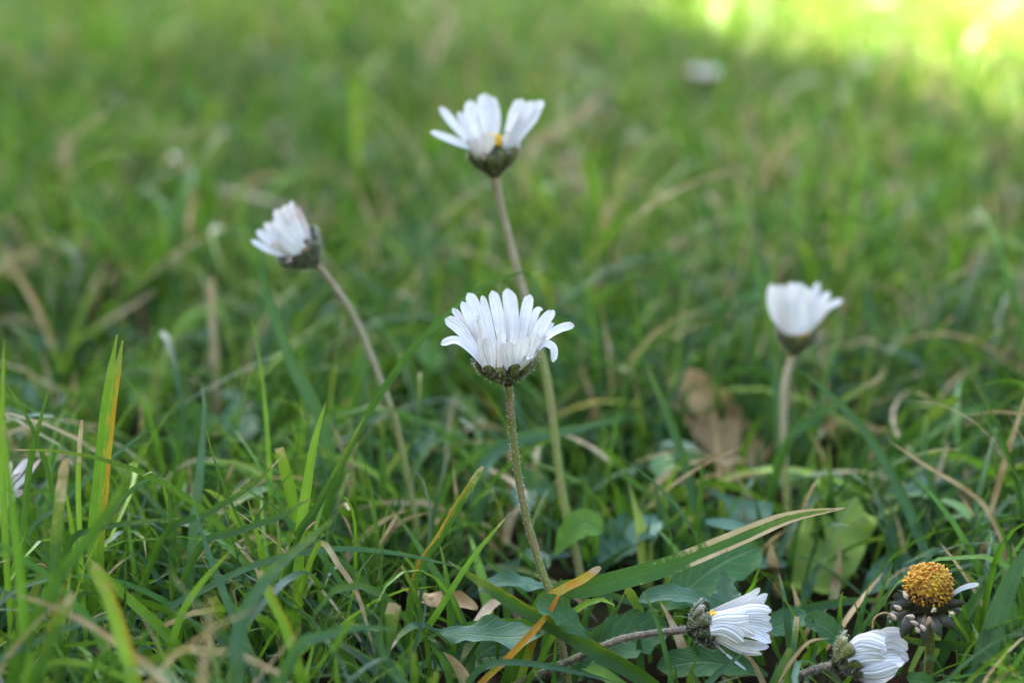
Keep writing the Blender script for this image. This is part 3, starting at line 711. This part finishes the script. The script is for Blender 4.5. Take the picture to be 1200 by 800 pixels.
# 5 lying daisy, bottom right of centre
lie1 = [
    ([(150, 215), (230, 185), (280, 165), (316, 138)], 30, 1, 2),
    ([(160, 222), (240, 195), (300, 180), (342, 158)], 30, 3, 4),
    ([(150, 228), (220, 215), (280, 200), (332, 190)], 42, -1, -1),
    ([(155, 245), (220, 225), (290, 210), (356, 216)], 46, -2, -3),
    ([(165, 255), (240, 250), (300, 245), (352, 238)], 40, 2, 3),
    ([(170, 262), (240, 258), (300, 262), (358, 276)], 46, 1, 2),
    ([(150, 285), (190, 280), (225, 295), (258, 322)], 64, -4.5, -5.5),
    ([(155, 300), (200, 325), (250, 350), (322, 362)], 42, -3, -3),
    ([(190, 285), (240, 285), (300, 295), (352, 322)], 52, 0, 0),
    ([(160, 320), (190, 350), (225, 380), (270, 414)], 15, -2, -2),
    ([(170, 305), (230, 320), (280, 332), (346, 336)], 42, 2, 2),
    ([(150, 250), (190, 240), (240, 240), (280, 235)], 56, -4, -5.5),
    ([(170, 235), (230, 215), (290, 190), (338, 172)], 34, 4, 5),
    ([(150, 275), (200, 265), (250, 275), (300, 300)], 50, -4.2, -5),
]
daisy('white daisy lying on its side facing right on a long bent brown stem', [(560, 822, .272), (620, 795, .270), (670, 773, .2675), (730, 748, .266), (790, 739, .266)], .66,
      dict(b=(806, 738, .266), t=(834, 731, .2655), r=3.8, ht=4.0), trace(lie1, 2.857, 780, 640, .266, .45), disc=(.40, 1.6, .95), nbract=10, stem_mat=M_STEM_B, bract_mat=M_BRACT_D, seed=5, hairn=520)
# 6 second lying daisy at the bottom edge
lie2 = [
    ([(625, 320), (660, 300), (700, 292), (742, 300)], 52, 0, 0),
    ([(615, 335), (650, 315), (690, 315), (738, 335)], 62, -3, -4.5),
    ([(615, 352), (655, 345), (700, 340), (742, 352)], 60, -3.5, -4),
    ([(640, 330), (700, 310), (745, 292), (792, 290)], 52, 3, 4),
    ([(650, 345), (710, 330), (760, 320), (812, 345)], 52, 3, 4),
    ([(650, 370), (710, 362), (765, 358), (814, 380)], 48, 3, 4),
    ([(612, 385), (650, 372), (700, 365), (742, 375)], 56, -3.5, -4),
    ([(618, 405), (670, 400), (730, 395), (802, 388)], 60, -1, -1),
    ([(622, 420), (670, 428), (720, 425), (782, 402)], 60, -3, -4),
    ([(635, 435), (680, 450), (720, 448), (775, 418)], 56, -1, -1),
    ([(640, 380), (690, 380), (740, 375), (790, 372)], 52, 1, 2),
]
daisy('squat white daisy half open at the bottom right edge, under the spent gold head', [(890, 822, .268), (925, 797, .266), (955, 784, .2645)], .66,
      dict(b=(977, 778, .264), t=(1004, 766, .2635), r=3.6, ht=4.0), trace(lie2, 2.857, 780, 640, .264, .45), disc=(.35, 1.4, .85), nbract=10, stem_mat=M_STEM_B, seed=6, hairn=520)
# 8 daisy half hidden at the left edge
hid = [([(-14, 600), (-4, 575), (10, 560), (24, 552)], 12, 0, 0, dict(pink=.6)), ([(-12, 602), (6, 570), (22, 552), (33, 537)], 11, 1, 1, dict(pink=.3)), ([(-16, 598), (-6, 570), (6, 555), (12, 540)], 11, 2, 2, dict(pink=.3)),
       ([(-10, 606), (8, 582), (30, 560), (48, 538)], 10, 1, 1, dict(pink=.7)), ([(-12, 608), (4, 595), (20, 580), (30, 575)], 12, -1, -1, dict(pink=.6))]
daisy('pink tinged daisy half hidden behind blades at the left edge', [(-45, 690, .289), (-34, 650, .289)], .6, dict(b=(-24, 625, .289), t=(-12, 605, .289), r=3.0, ht=3.6), trace(hid, 1, 0, 0, .289), seed=8, hair=False)
# far daisies, out of focus: same build, generic ring of petals
def far_daisy(label, px, py, d, rmm, seed, tilt=(0, 0)):
    r = np.random.default_rng(seed); c = P(px, py, d); s = d / F
    g0 = dict(b=(px, py + .0030 / s, d), t=(px + tilt[0], py - .001 / s, d - .001), r=rmm * .5, ht=3.5)
    pet = []
    for k in range(16):
        a = 2*math.pi*k/16 + r.normal(0, .08); pts = []
        for q, h in ((.35, 0), (.65, .0018), (1.0, .0032)):
            w = c + np.array([math.cos(a) * q * rmm * .001, math.sin(a) * q * rmm * .001, h + r.normal(0, .0003)])
            X, Y, D = project(w); pts.append((float(X), float(Y), float(D)))
        pet.append(dict(p=pts, w=.0026, face=0))
    rt = np.array([c[0] + .004, c[1] + .003, -.001]); X, Y, D = project(rt)
    daisy(label, [(float(X), float(Y), float(D)), (px + 1, py + .02 / s, d + .001)], .6, g0, pet, seed=seed, hair=False, nbract=9)
far_daisy('far daisy, a pale round blur on the shaded grass right of the tallest daisy', 826, 90, .82, 9, 21)
far_daisy('far daisy glowing white in the sunlit grass at the top edge', 1030, 4, 1.16, 10, 22)

# 7 spent daisy head with gold dome
def seed_head():
    r = np.random.default_rng(7); d = .267; S = 3.333
    def Z(x, y, dz=0): return P(860 + x / S, 560 + y / S, d + dz * .001)
    C = Z(762, 425); A = unit(Z(757, 300) - C + np.array([0, -.0012, 0]))
    base = Z(770, 640, 4); base[2] = -.002; root = empty('spent_daisy', tuple(base))
    tag(root, 'spent daisy with a bare gold dome and dark bracts, petals fallen', 'daisy', 'daisies in the lawn')
    g = Geo(); v, f, uv = tube(spline([base, Z(765, 640, 3), C - A * .0048], 20), np.linspace(.0008, .0007, 20), 10); g.add(v, f, uv); g.build('stem', [M_STEM], root)
    g = Geo(); dome_geo(g, C, A, .0034, .0035, 620, .00019, .00040, r, jit=.00020, amax=2.1, browning=True); g.build('disc', [M_SEED, M_SEED_B], root)
    U, Vv = basis(A); g = Geo(); ns = 16; v = []
    for h, q in ((-.0052, .0006), (-.0045, .0022), (-.0030, .0034), (-.0018, .0034)):
        for j in range(ns): b = 2*math.pi*j/ns; v.append(C + A*h + q*(math.cos(b)*U + math.sin(b)*Vv))
    g.add(v, [(i*ns + j, i*ns + (j+1) % ns, (i+1)*ns + (j+1) % ns, (i+1)*ns + j) for i in range(3) for j in range(ns)]); cal = g.build('calyx', M_BRACT_S, root)
    tips = [((690, 480), (618, 462), -2), ((690, 500), (610, 505), -3), ((700, 530), (655, 622), -4), ((735, 540), (745, 650), -5), ((775, 540), (812, 622), -5), ((800, 530), (862, 590), -4),
            ((820, 505), (905, 485), -2), ((830, 490), (890, 520), 1), ((700, 470), (640, 435), 2), ((800, 470), (870, 452), 4), ((760, 460), (750, 445), 5), ((680, 520), (598, 545), 0)]
    for (a, b, dz) in tips:
        p = spline([C - A*.0035 + (Z(*a) - C) * .3, Z(a[0], a[1], dz * .6), Z((a[0]+b[0])/2, (a[1]+b[1])/2 - 3, dz), Z(b[0], b[1], dz * 1.05)], 10)
        T = unit(np.gradient(p, axis=0)); W = unit(np.cross(T, unit(p - EYE)) + .6 * r.normal(0, 1, 3)); W = unit(W - np.sum(W*T, 1)[:, None]*T); N = np.cross(W, T)
        s = np.linspace(0, 1, 10); u = np.linspace(-1, 1, 5); w = r.uniform(.0012, .0021) * np.interp(s, [0, .35, .7, .9, 1], [.5, .85, 1, .7, .12])
        vv = p[:, None] + (w[:, None]*.5*u[None])[..., None]*W[:, None] + (.18*w[:, None]*(u**2)[None])[..., None]*N[:, None]
        gb = Geo(); gb.add(vv.reshape(-1, 3), grid_faces(10, 5)); gb.build('bract', M_BRACT_D if dz in (-3,) else M_BRACT_S, cal)
    for (x, y, an, L) in [(640, 505, .5, 36), (622, 540, .8, 34), (705, 565, .4, 36), (760, 556, -1.2, 38), (690, 540, .1, 36), (738, 584, .9, 34), (716, 592, 1.1, 28), (668, 455, 1.2, 36), (780, 515, -.6, 26), (850, 528, .1, 24)]:
        p0, p1 = Z(x - L/2*math.cos(an), y - L/2*math.sin(an), -5.4), Z(x + L/2*math.cos(an), y + L/2*math.sin(an), -6.0)
        gp = Geo(); petal_geo(gp, [p0, (p0 + p1)/2 + np.array([0, -.0002, .0001]), p1], 18 / S * d / F, C, A, 1.0, 0, .3, r, nv=7); gp.build('petal_stub', M_CHIP, root)
    gp = Geo(); petal_geo(gp, [Z(840, 465, -1), Z(880, 436, -2), Z(915, 422, -2), Z(957, 414, -2)], 20 / S * d / F, C, A, .9, 0, .5, r); gp.build('petal', M_PETAL, root)['label'] = 'one withered white petal left, pointing right'
    gt = Geo(); v, f, uv = tube(spline([Z(640, 545, -3), Z(590, 525, -4), Z(550, 545, -4), Z(540, 590, -4)], 14), .00016, 6); gt.add(v, f, uv); gt.build('withered_thread', M_DRY, root)
seed_head()

# ------------------------------------------------------------------ single grass blades
def blade(label, pts, d0, d1, wpx, tint=.4, dry=.02, rust=0., edge=0., end='tip', face=.85, fold=.25, name='grass_blade', twist=0., seed=None, flip=False):
    r = np.random.default_rng(seed if seed is not None else abs(hash(tuple(pts))) % 99999)
    if tint < .6: tint = max(.04, tint - .14)  # greens shifted darker, carrying the foreground shading in the tint
    m = len(pts); cp = []
    for i, (x, y) in enumerate(pts): t = i / (m - 1); cp.append(P(x, y, d0 + (d1 - d0) * t))
    if cp[0][2] > .001:                                  # carry the blade on down to its root in the soil
        q = cp[0] + unit(cp[0] - cp[1]) * cp[0][2] * .45; q[2] = -.001; cp = [q] + cp; 
    n = 34; p = spline(cp, n); p[:, 2] = np.maximum(p[:, 2], -.001)
    T = unit(np.gradient(p, axis=0)); view = unit(p - EYE); s = np.linspace(0, 1, n)
    W1 = unit(np.cross(T, view)); Nn = np.cross(W1, T); a = (1 - face) * 1.5 + twist * s
    W = np.cos(a)[:, None] * W1 + np.sin(a)[:, None] * Nn; N = np.cross(W, T)
    w = wpx * .9 * (d0 + d1) * .5 / F
    if end == 'tip': prof = np.interp(s, [0, .15, .5, .8, .93, 1], [.70, .9, 1, .72, .35, .03])
    elif end == 'blunt': prof = np.interp(s, [0, .2, .6, .95, .985, 1], [.75, .95, 1, .85, .62, .3])
    else: prof = np.interp(s, [0, .2, .55, .9, 1], [.7, .95, 1, .8, .55])
    prof = prof * (1 + .03 * np.sin(s * 17 + r.uniform(0, 6)))
    u = np.linspace(-1, 1, 9); off = fold * (np.abs(u) ** 1.3) + .02 * np.cos(u * 14)
    v = p[:, None] + (w * .5 * prof[:, None] * u[None])[..., None] * W[:, None] - (w * .5 * prof[:, None] * off[None])[..., None] * N[:, None]
    if end == 'split':
        k = int(n * .90)
        for i in range(k, n):
            f = (i - k) / (n - 1 - k)
            j = np.interp(u, [-1, -.3, .0, .12, .3, 1], [0, 1, .5, 0, .75, 1])
            v[i, :4] = v[i, :4] * (1 - .5*f) + .5*f * (v[i, 1]); v[i, 5:] = v[i, 5:] * (1 - .6*f) + .6*f * (v[i, 7])
            v[i, 4] = v[k, 4]
            v[i, 5:] += T[i] * w * .25 * f
    uv = np.stack(np.meshgrid(s, (u + 1) / 2, indexing='ij')[::-1], -1).reshape(-1, 2)
    if flip: uv[:, 0] = 1 - uv[:, 0]
    g = Geo(); g.add(v.reshape(-1, 3), grid_faces(n, 9), uv, (tint, dry, rust, edge))
    o = g.build(name, M_BLADE, origin=p[0])
    tag(o, label, 'grass blade', 'single grass blades'); return o
S = 'straw_blade'
blade('upright green blade with rusty orange right edge and split dry tip', [(112, 650), (118, 570), (127, 480), (140, 398)], .271, .269, 23, .60, .05, .55, end='split', fold=.12)
blade('thin upright blade with straw coloured tip left of the rusty one', [(97, 690), (92, 580), (93, 530), (96, 492)], .268, .268, 7, .85, .25, end='blunt')
blade('short green blade leaning right, crossing a thin one near the left edge', [(28, 640), (33, 560), (44, 505), (58, 452)], .272, .272, 9, .5)
blade('thin green blade leaning left, crossing near the left edge', [(78, 640), (60, 565), (35, 495), (6, 447)], .270, .270, 7, .45)
blade('tall pale green blade along the left edge', [(8, 660), (3, 560), (3, 470), (5, 396)], .255, .255, 9, .75, .06)
blade('wide blurred green blade rising at the left edge', [(34, 810), (24, 680), (10, 560), (1, 462)], .226, .224, 14, .6)
blade('wide blurred light green blade leaning right across the lower left', [(14, 800), (60, 690), (118, 612), (172, 517)], .226, .228, 18, .55, .03)
blade('dark green blade with brown tip near the lower left', [(66, 720), (66, 640), (70, 590), (77, 538)], .245, .245, 16, .3, .18, end='blunt')
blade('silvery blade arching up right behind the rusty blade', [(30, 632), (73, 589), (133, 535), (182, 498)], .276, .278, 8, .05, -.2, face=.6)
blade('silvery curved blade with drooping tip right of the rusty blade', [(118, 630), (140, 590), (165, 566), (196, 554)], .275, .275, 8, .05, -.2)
blade('blade lying flat, pointing right below the rusty blade', [(80, 640), (110, 621), (150, 613), (215, 606)], .266, .266, 9, .35)
blade('short upright green blade, third of the way across', [(203, 680), (202, 620), (200, 585), (198, 550)], .270, .270, 11, .38, fold=.15)
blade('thin dark blade curving up to a fine point', [(305, 670), (272, 590), (252, 540), (239, 494)], .272, .272, 6, .25, face=.5)
blade('slim blade rising right to a pale point at mid left', [(190, 632), (245, 600), (296, 568), (334, 531)], .268, .270, 9, .45, .04)
blade('lime green upright blade right of mid left', [(352, 625), (359, 575), (368, 520), (382, 470)], .271, .271, 14, .78, .0, fold=.12)
blade('narrow blade leaning right with a dry brown tip', [(345, 640), (370, 597), (398, 545), (427, 488)], .269, .269, 11, .42, .1, fold=.45)
blade('blade bowing right to a curled pale tip', [(232, 645), (280, 622), (330, 604), (352, 590), (368, 584)], .266, .268, 10, .35, .06)
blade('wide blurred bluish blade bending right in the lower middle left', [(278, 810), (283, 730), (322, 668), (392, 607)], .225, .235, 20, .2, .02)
blade('green blade with rust orange upper half, left of the centre stem', [(478, 735), (490, 670), (515, 630), (540, 588), (566, 546)], .273, .272, 12, .48, .04, .42, end='blunt', fold=.12, flip=True)
blade('thin yellow green blade rising right to a point, below the centre daisy', [(474, 775), (510, 722), (552, 656), (599, 599)], .267, .268, 9, .7, .03, fold=.4)
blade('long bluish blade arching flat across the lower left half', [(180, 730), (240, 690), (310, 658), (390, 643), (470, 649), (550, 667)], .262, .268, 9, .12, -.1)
blade('broad speckled blade lying diagonally under the centre daisy', [(775, 812), (690, 757), (605, 708), (525, 657)], .262, .270, 22, .42, .06, .1, fold=.35)
blade('withered orange blade crossing the foot of the centre stem', [(555, 812), (600, 766), (640, 722), (656, 695), (663, 684)], .262, .264, 9, .9, .10, .95, name=S, fold=.4)
blade('short orange tipped blade pointing right beside the centre stem foot', [(640, 708), (660, 690), (682, 679), (704, 664)], .268, .268, 12, .9, .16, .95, end='blunt', name=S)
blade('broad green blade with dry split tip, reaching right across the lower middle', [(640, 703), (700, 686), (780, 664), (860, 632), (925, 606), (990, 595)], .270, .268, 27, .52, .06, 0, 1.0, fold=.12)
blade('small dark pointed blade in front of the lying daisy stem', [(789, 812), (779, 760), (767, 720), (753, 692)], .260, .260, 7, .2)
blade('bluish blade hooping over at the bottom middle', [(545, 812), (556, 790), (578, 777), (620, 777), (680, 788), (740, 804)], .262, .259, 9, .15)
blade('wide grey blue blade at the lower right edge', [(1145, 812), (1162, 745), (1183, 685), (1208, 632)], .258, .258, 30, .12, -.2, fold=.2)
blade('thin dark blade curving left at the right edge', [(1204, 680), (1197, 590), (1175, 512), (1139, 442)], .300, .302, 7, .3, face=.5)
blade('short dark blade in front of the right edge, pointing up left', [(1200, 720), (1189, 670), (1178, 632), (1162, 599)], .262, .262, 7, .3)
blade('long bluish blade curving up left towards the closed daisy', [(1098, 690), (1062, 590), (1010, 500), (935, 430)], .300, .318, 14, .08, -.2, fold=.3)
blade('short pale upright blade right of the long bluish one', [(1104, 620), (1090, 560), (1083, 520), (1087, 486)], .315, .318, 10, .2, end='blunt')
blade('green blade with orange dry tip right of the closed daisy', [(925, 515), (960, 487), (1000, 462), (1040, 436)], .335, .345, 13, .5, .22, fold=.3)
blade('bright blade lying flat near the right edge', [(1200, 580), (1150, 545), (1110, 532), (1070, 535)], .330, .335, 12, .7)
blade('bleached arching blade at the right, ending by the dark short blade', [(1178, 650), (1168, 618), (1152, 590), (1130, 572), (1085, 545), (1040, 515)], .296, .302, 7, .95, 1.3, name=S)
blade('thin tan blade arching between the two lying daisies', [(905, 812), (925, 778), (948, 752), (972, 747)], .262, .262, 6, .9, 1.3, .3, name=S)
blade('dry striped blade under the lying daisy head', [(898, 812), (890, 790), (880, 772), (868, 764)], .262, .262, 8, .9, .7, name=S)
blade('small silvery blade under the lying daisy head', [(822, 812), (838, 792), (856, 776), (872, 764)], .261, .261, 9, .08, -.2)
blade('blurred yellow green blade with orange top at the lower left', [(160, 812), (144, 750), (126, 695), (108, 660)], .222, .222, 20, .88, .12, .35, end='blunt')
blade('blurred tan stalk lying across the lower left corner', [(200, 812), (142, 757), (80, 718), (15, 694)], .225, .225, 11, .9, 1.3, name=S)
blade('blurred green blade with pale cut end in the lower left corner', [(38, 815), (54, 765), (70, 725), (86, 694)], .222, .222, 15, .55, .1, end='blunt')
blade('yellow green blade with a bleached patch lying diagonally at lower left', [(228, 790), (195, 742), (150, 700), (100, 649)], .258, .258, 16, .72, .1)
blade('lime blade bending right above the lower left tangle', [(198, 780), (212, 722), (236, 683), (275, 640)], .252, .252, 11, .72)
blade('short blurred lime blade with orange cut tip', [(352, 790), (335, 735), (318, 700), (304, 668)], .236, .236, 14, .75, .12, .2, end='blunt')
blade('pale dry blade arching down right in the lower left tangle', [(372, 640), (398, 664), (420, 700), (440, 770)], .262, .258, 8, .8, .6, name=S)
blade('blurred silvery blade across the lower left tangle', [(345, 765), (380, 745), (420, 735), (465, 738)], .228, .230, 15, .08, -.2)
blade('blurred brown stalk at the bottom left', [(236, 812), (244, 750), (246, 690)], .195, .195, 11, .9, 1.3, name=S)
blade('long straw blade leaning right, blurred at upper left', [(120, 372), (165, 330), (215, 292), (276, 262)], .455, .46, 8, .85, .5, name=S)
blade('blurred orange tan blade leaning left at the left edge', [(75, 440), (58, 395), (35, 345), (0, 292)], .42, .42, 9, .85, .6, .5, name=S)
blade('pale vertical straw, blurred left of the leaning daisy', [(254, 470), (252, 420), (249, 370), (248, 324)], .395, .40, 10, .95, 1.2, name=S, end='blunt')
blade('olive straw blade blurred at the left, short and upright', [(84, 400), (97, 365), (110, 335), (126, 303)], .44, .445, 9, .9, .35, name=S)
blade('low straw blade blurred, lying right below the long straw', [(85, 405), (120, 380), (150, 361), (186, 338)], .43, .435, 8, .9, .5, name=S)
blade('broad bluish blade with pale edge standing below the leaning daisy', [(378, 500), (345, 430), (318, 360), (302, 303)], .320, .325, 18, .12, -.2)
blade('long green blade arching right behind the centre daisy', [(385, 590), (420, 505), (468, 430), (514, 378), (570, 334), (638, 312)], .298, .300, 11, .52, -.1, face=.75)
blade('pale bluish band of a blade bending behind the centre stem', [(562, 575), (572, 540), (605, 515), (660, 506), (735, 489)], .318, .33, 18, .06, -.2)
blade('bluish green blade leaning left, between the centre and the closed daisy', [(832, 640), (812, 575), (788, 500), (758, 428)], .322, .33, 15, .2)
blade('thin dark blade, blurred behind the tallest daisy stem', [(725, 480), (708, 410), (680, 340), (630, 255)], .40, .41, 9, .35)
blade('short straw stub blurred left of the closed daisy stem', [(846, 575), (843, 545), (840, 505)], .335, .335, 9, .95, .6, name=S, end='blunt')
blade('upright straw blade, strongly blurred at the top', [(494, 132), (505, 80), (518, 40), (532, 2)], .86, .87, 14, .95, .6, name=S)
blade('tan blade, strongly blurred right of the tallest daisy', [(622, 178), (660, 150), (690, 128), (712, 98)], .60, .61, 17, .95, .75, name=S)
blade('dark green blade curling right above the lying daisy', [(700, 700), (740, 705), (800, 715), (850, 720)], .285, .29, 9, .3)
blade('grass blade lying flat right of the lying daisy head', [(925, 722), (955, 712), (990, 705), (1040, 702)], .290, .292, 13, .35)
blade('green blade crossing low behind the spent daisy head', [(1200, 762), (1140, 757), (1080, 752), (1040, 742)], .275, .278, 13, .4)

# ------------------------------------------------------------------ broad leaves of the rosettes
def leaf(label, pts, d0, d1, wpx, tint=.3, brown=0., up=.5, cup=.15, wave=.08, shape='oval', name='broad_leaf', mat=None, cat='leaf', teeth=.05, group='broad leaves among the grass'):
    m = len(pts); r = np.random.default_rng(int(pts[0][0] * 7 + pts[0][1]))
    cp = [P(x, y, d0 + (d1 - d0) * i / (m - 1)) for i, (x, y) in enumerate(pts)]
    n, k = 26, 15; p = spline(cp, n); T = unit(np.gradient(p, axis=0)); view = unit(EYE - p)
    Nd = unit(view * (1 - up) + np.array([0, 0, 1.0]) * up)
    W = unit(np.cross(T, Nd)); N = np.cross(W, T); N = N * np.sign(np.sum(N * Nd, 1))[:, None]
    s = np.linspace(0, 1, n); u = np.linspace(-1, 1, k); w = wpx * (d0 + d1) * .5 / F
    if shape == 'oval': prof = np.interp(s, [0, .1, .3, .55, .8, .93, .98, 1], [.12, .3, .75, 1, .92, .62, .35, .1])
    elif shape == 'spoon': prof = np.interp(s, [0, .3, .5, .75, .92, .98, 1], [.14, .2, .62, 1, .75, .4, .1])
    elif shape == 'cut': prof = np.interp(s, [0, .15, .5, .9, 1], [.5, .8, 1, .95, .75])
    else: prof = np.interp(s, [0, .2, .5, 1], [.75, 1, .72, .04])
    tooth = 1 + teeth * np.sin(s * 38 + r.uniform(0, 6)) * (s > .3)
    off = cup * (u**2)[None] * prof[:, None] + wave * np.sin(s * r.uniform(7, 12) + r.uniform(0, 6))[:, None] * (u**2)[None] + wave * .5 * np.sin(s * 23)[:, None] * (np.abs(u)**3)[None] * np.sign(u)[None]
    ext = np.zeros((n, k))
    if shape == 'cut': ext[-1] = np.interp(u, [-1, -.4, .1, .5, 1], [-.25, -.12, .14, .0, -.2]) * w
    v = p[:, None] + (w * .5 * (prof * tooth)[:, None] * u[None])[..., None] * W[:, None] + (w * off)[..., None] * N[:, None] + ext[..., None] * T[:, None]
    v[..., 2] = np.maximum(v[..., 2], .0006)
    uv = np.stack(np.meshgrid(s, (u + 1) / 2, indexing='ij')[::-1], -1).reshape(-1, 2)
    g = Geo(); g.add(v.reshape(-1, 3), grid_faces(n, k), uv, (tint, brown, 0, 0))
    o = g.build(name, mat or M_LEAF, origin=p[0]); tag(o, label, cat, group); return o
leaf('yellow green leaf with a torn square end and dark spot, above the lying daisies', [(945, 705), (962, 662), (978, 622), (998, 588)], .312, .318, 82, .88, 0, up=.15, shape='cut', cup=.05, teeth=.015)
leaf('large round dark leaf below the dry split blade', [(775, 715), (805, 690), (845, 660), (890, 640)], .285, .295, 62, .38, up=.25)
leaf('pale blue grey leaf, blurred left of the closed daisy stem', [(905, 600), (880, 596), (855, 588), (828, 572)], .322, .325, 26, .02, up=.55, shape='tri')
leaf('bluish leaf lying flat left of the lying daisy head', [(850, 712), (815, 700), (785, 696), (748, 704)], .276, .274, 26, .02, up=.6)
leaf('bluish pointed leaf behind the lying daisy head', [(856, 725), (852, 705), (850, 690), (847, 666)], .279, .282, 44, .05, up=.2, shape='tri')
leaf('wavy leaf with pale rim, left of the centre stem foot', [(505, 742), (545, 742), (590, 746), (642, 742)], .272, .268, 46, .12, up=.75, wave=.14)
leaf('big scalloped leaf behind the bent daisy stem', [(668, 800), (700, 770), (738, 745), (782, 733)], .274, .278, 58, .32, up=.35, teeth=.09)
leaf('curled small leaf at the foot of the centre stem', [(690, 748), (668, 728), (650, 715), (628, 708)], .264, .263, 34, .3, up=.45, wave=.16)
leaf('bluish wavy leaf behind the centre stem', [(650, 692), (620, 684), (592, 682), (560, 690)], .285, .285, 26, .05, up=.7, wave=.15)
leaf('yellow green folded leaf beside the tallest daisy stem', [(650, 650), (668, 625), (686, 612), (706, 622)], .302, .302, 34, .7, up=.3)
leaf('small green leaf standing left of the squat daisy', [(1000, 760), (980, 745), (962, 732), (942, 726)], .273, .272, 32, .3, up=.4)
leaf('dark teal leaf, blurred right of the tallest daisy stem', [(690, 665), (715, 645), (740, 625), (768, 612)], .315, .325, 54, .1, up=.4)
leaf('blurred light green leaf at mid left', [(205, 545), (215, 520), (228, 498), (250, 482)], .36, .365, 46, .5, up=.3)
leaf('pale blue blurred leaf in the grass above the centre daisy', [(470, 330), (482, 310), (492, 292), (505, 270)], .50, .50, 44, .0, up=.4)
leaf('pale grey leaf glimpsed under the lower left tangle', [(260, 730), (285, 715), (310, 706), (338, 700)], .285, .29, 24, .0, up=.6)
leaf('small leaf at the bottom edge right of the squat daisy', [(1095, 815), (1088, 803), (1078, 797), (1062, 795)], .265, .265, 22, .5, up=.5)
leaf('dark leaf in the shade under the wavy leaf', [(470, 800), (520, 785), (570, 770), (625, 768)], .284, .284, 48, .3, up=.4)
leaf('dark green leaf low at the bottom, under the lying daisy', [(900, 790), (860, 780), (820, 775), (770, 782)], .276, .276, 44, .35, up=.5)
leaf('green leaf behind the thin tan blade at the bottom right', [(880, 745), (905, 735), (925, 728), (945, 716)], .285, .29, 34, .3, up=.4)
leaf('blurred green leaf at the right, behind the spent daisy', [(1010, 700), (1030, 680), (1050, 668), (1075, 660)], .305, .31, 40, .15, up=.4)
leaf('blurred brown fallen leaf behind the grass, left of the closed daisy', [(792, 440), (820, 470), (848, 505), (882, 556)], .385, .375, 62, .5, .9, up=.1, shape='cut', name='fallen_leaf', mat=M_DRY)
leaf('brown curled dead leaf under the rust tipped blade', [(470, 690), (500, 700), (530, 704), (560, 712)], .282, .28, 22, .5, .9, up=.5, name='fallen_leaf', mat=M_DRY, wave=.2)
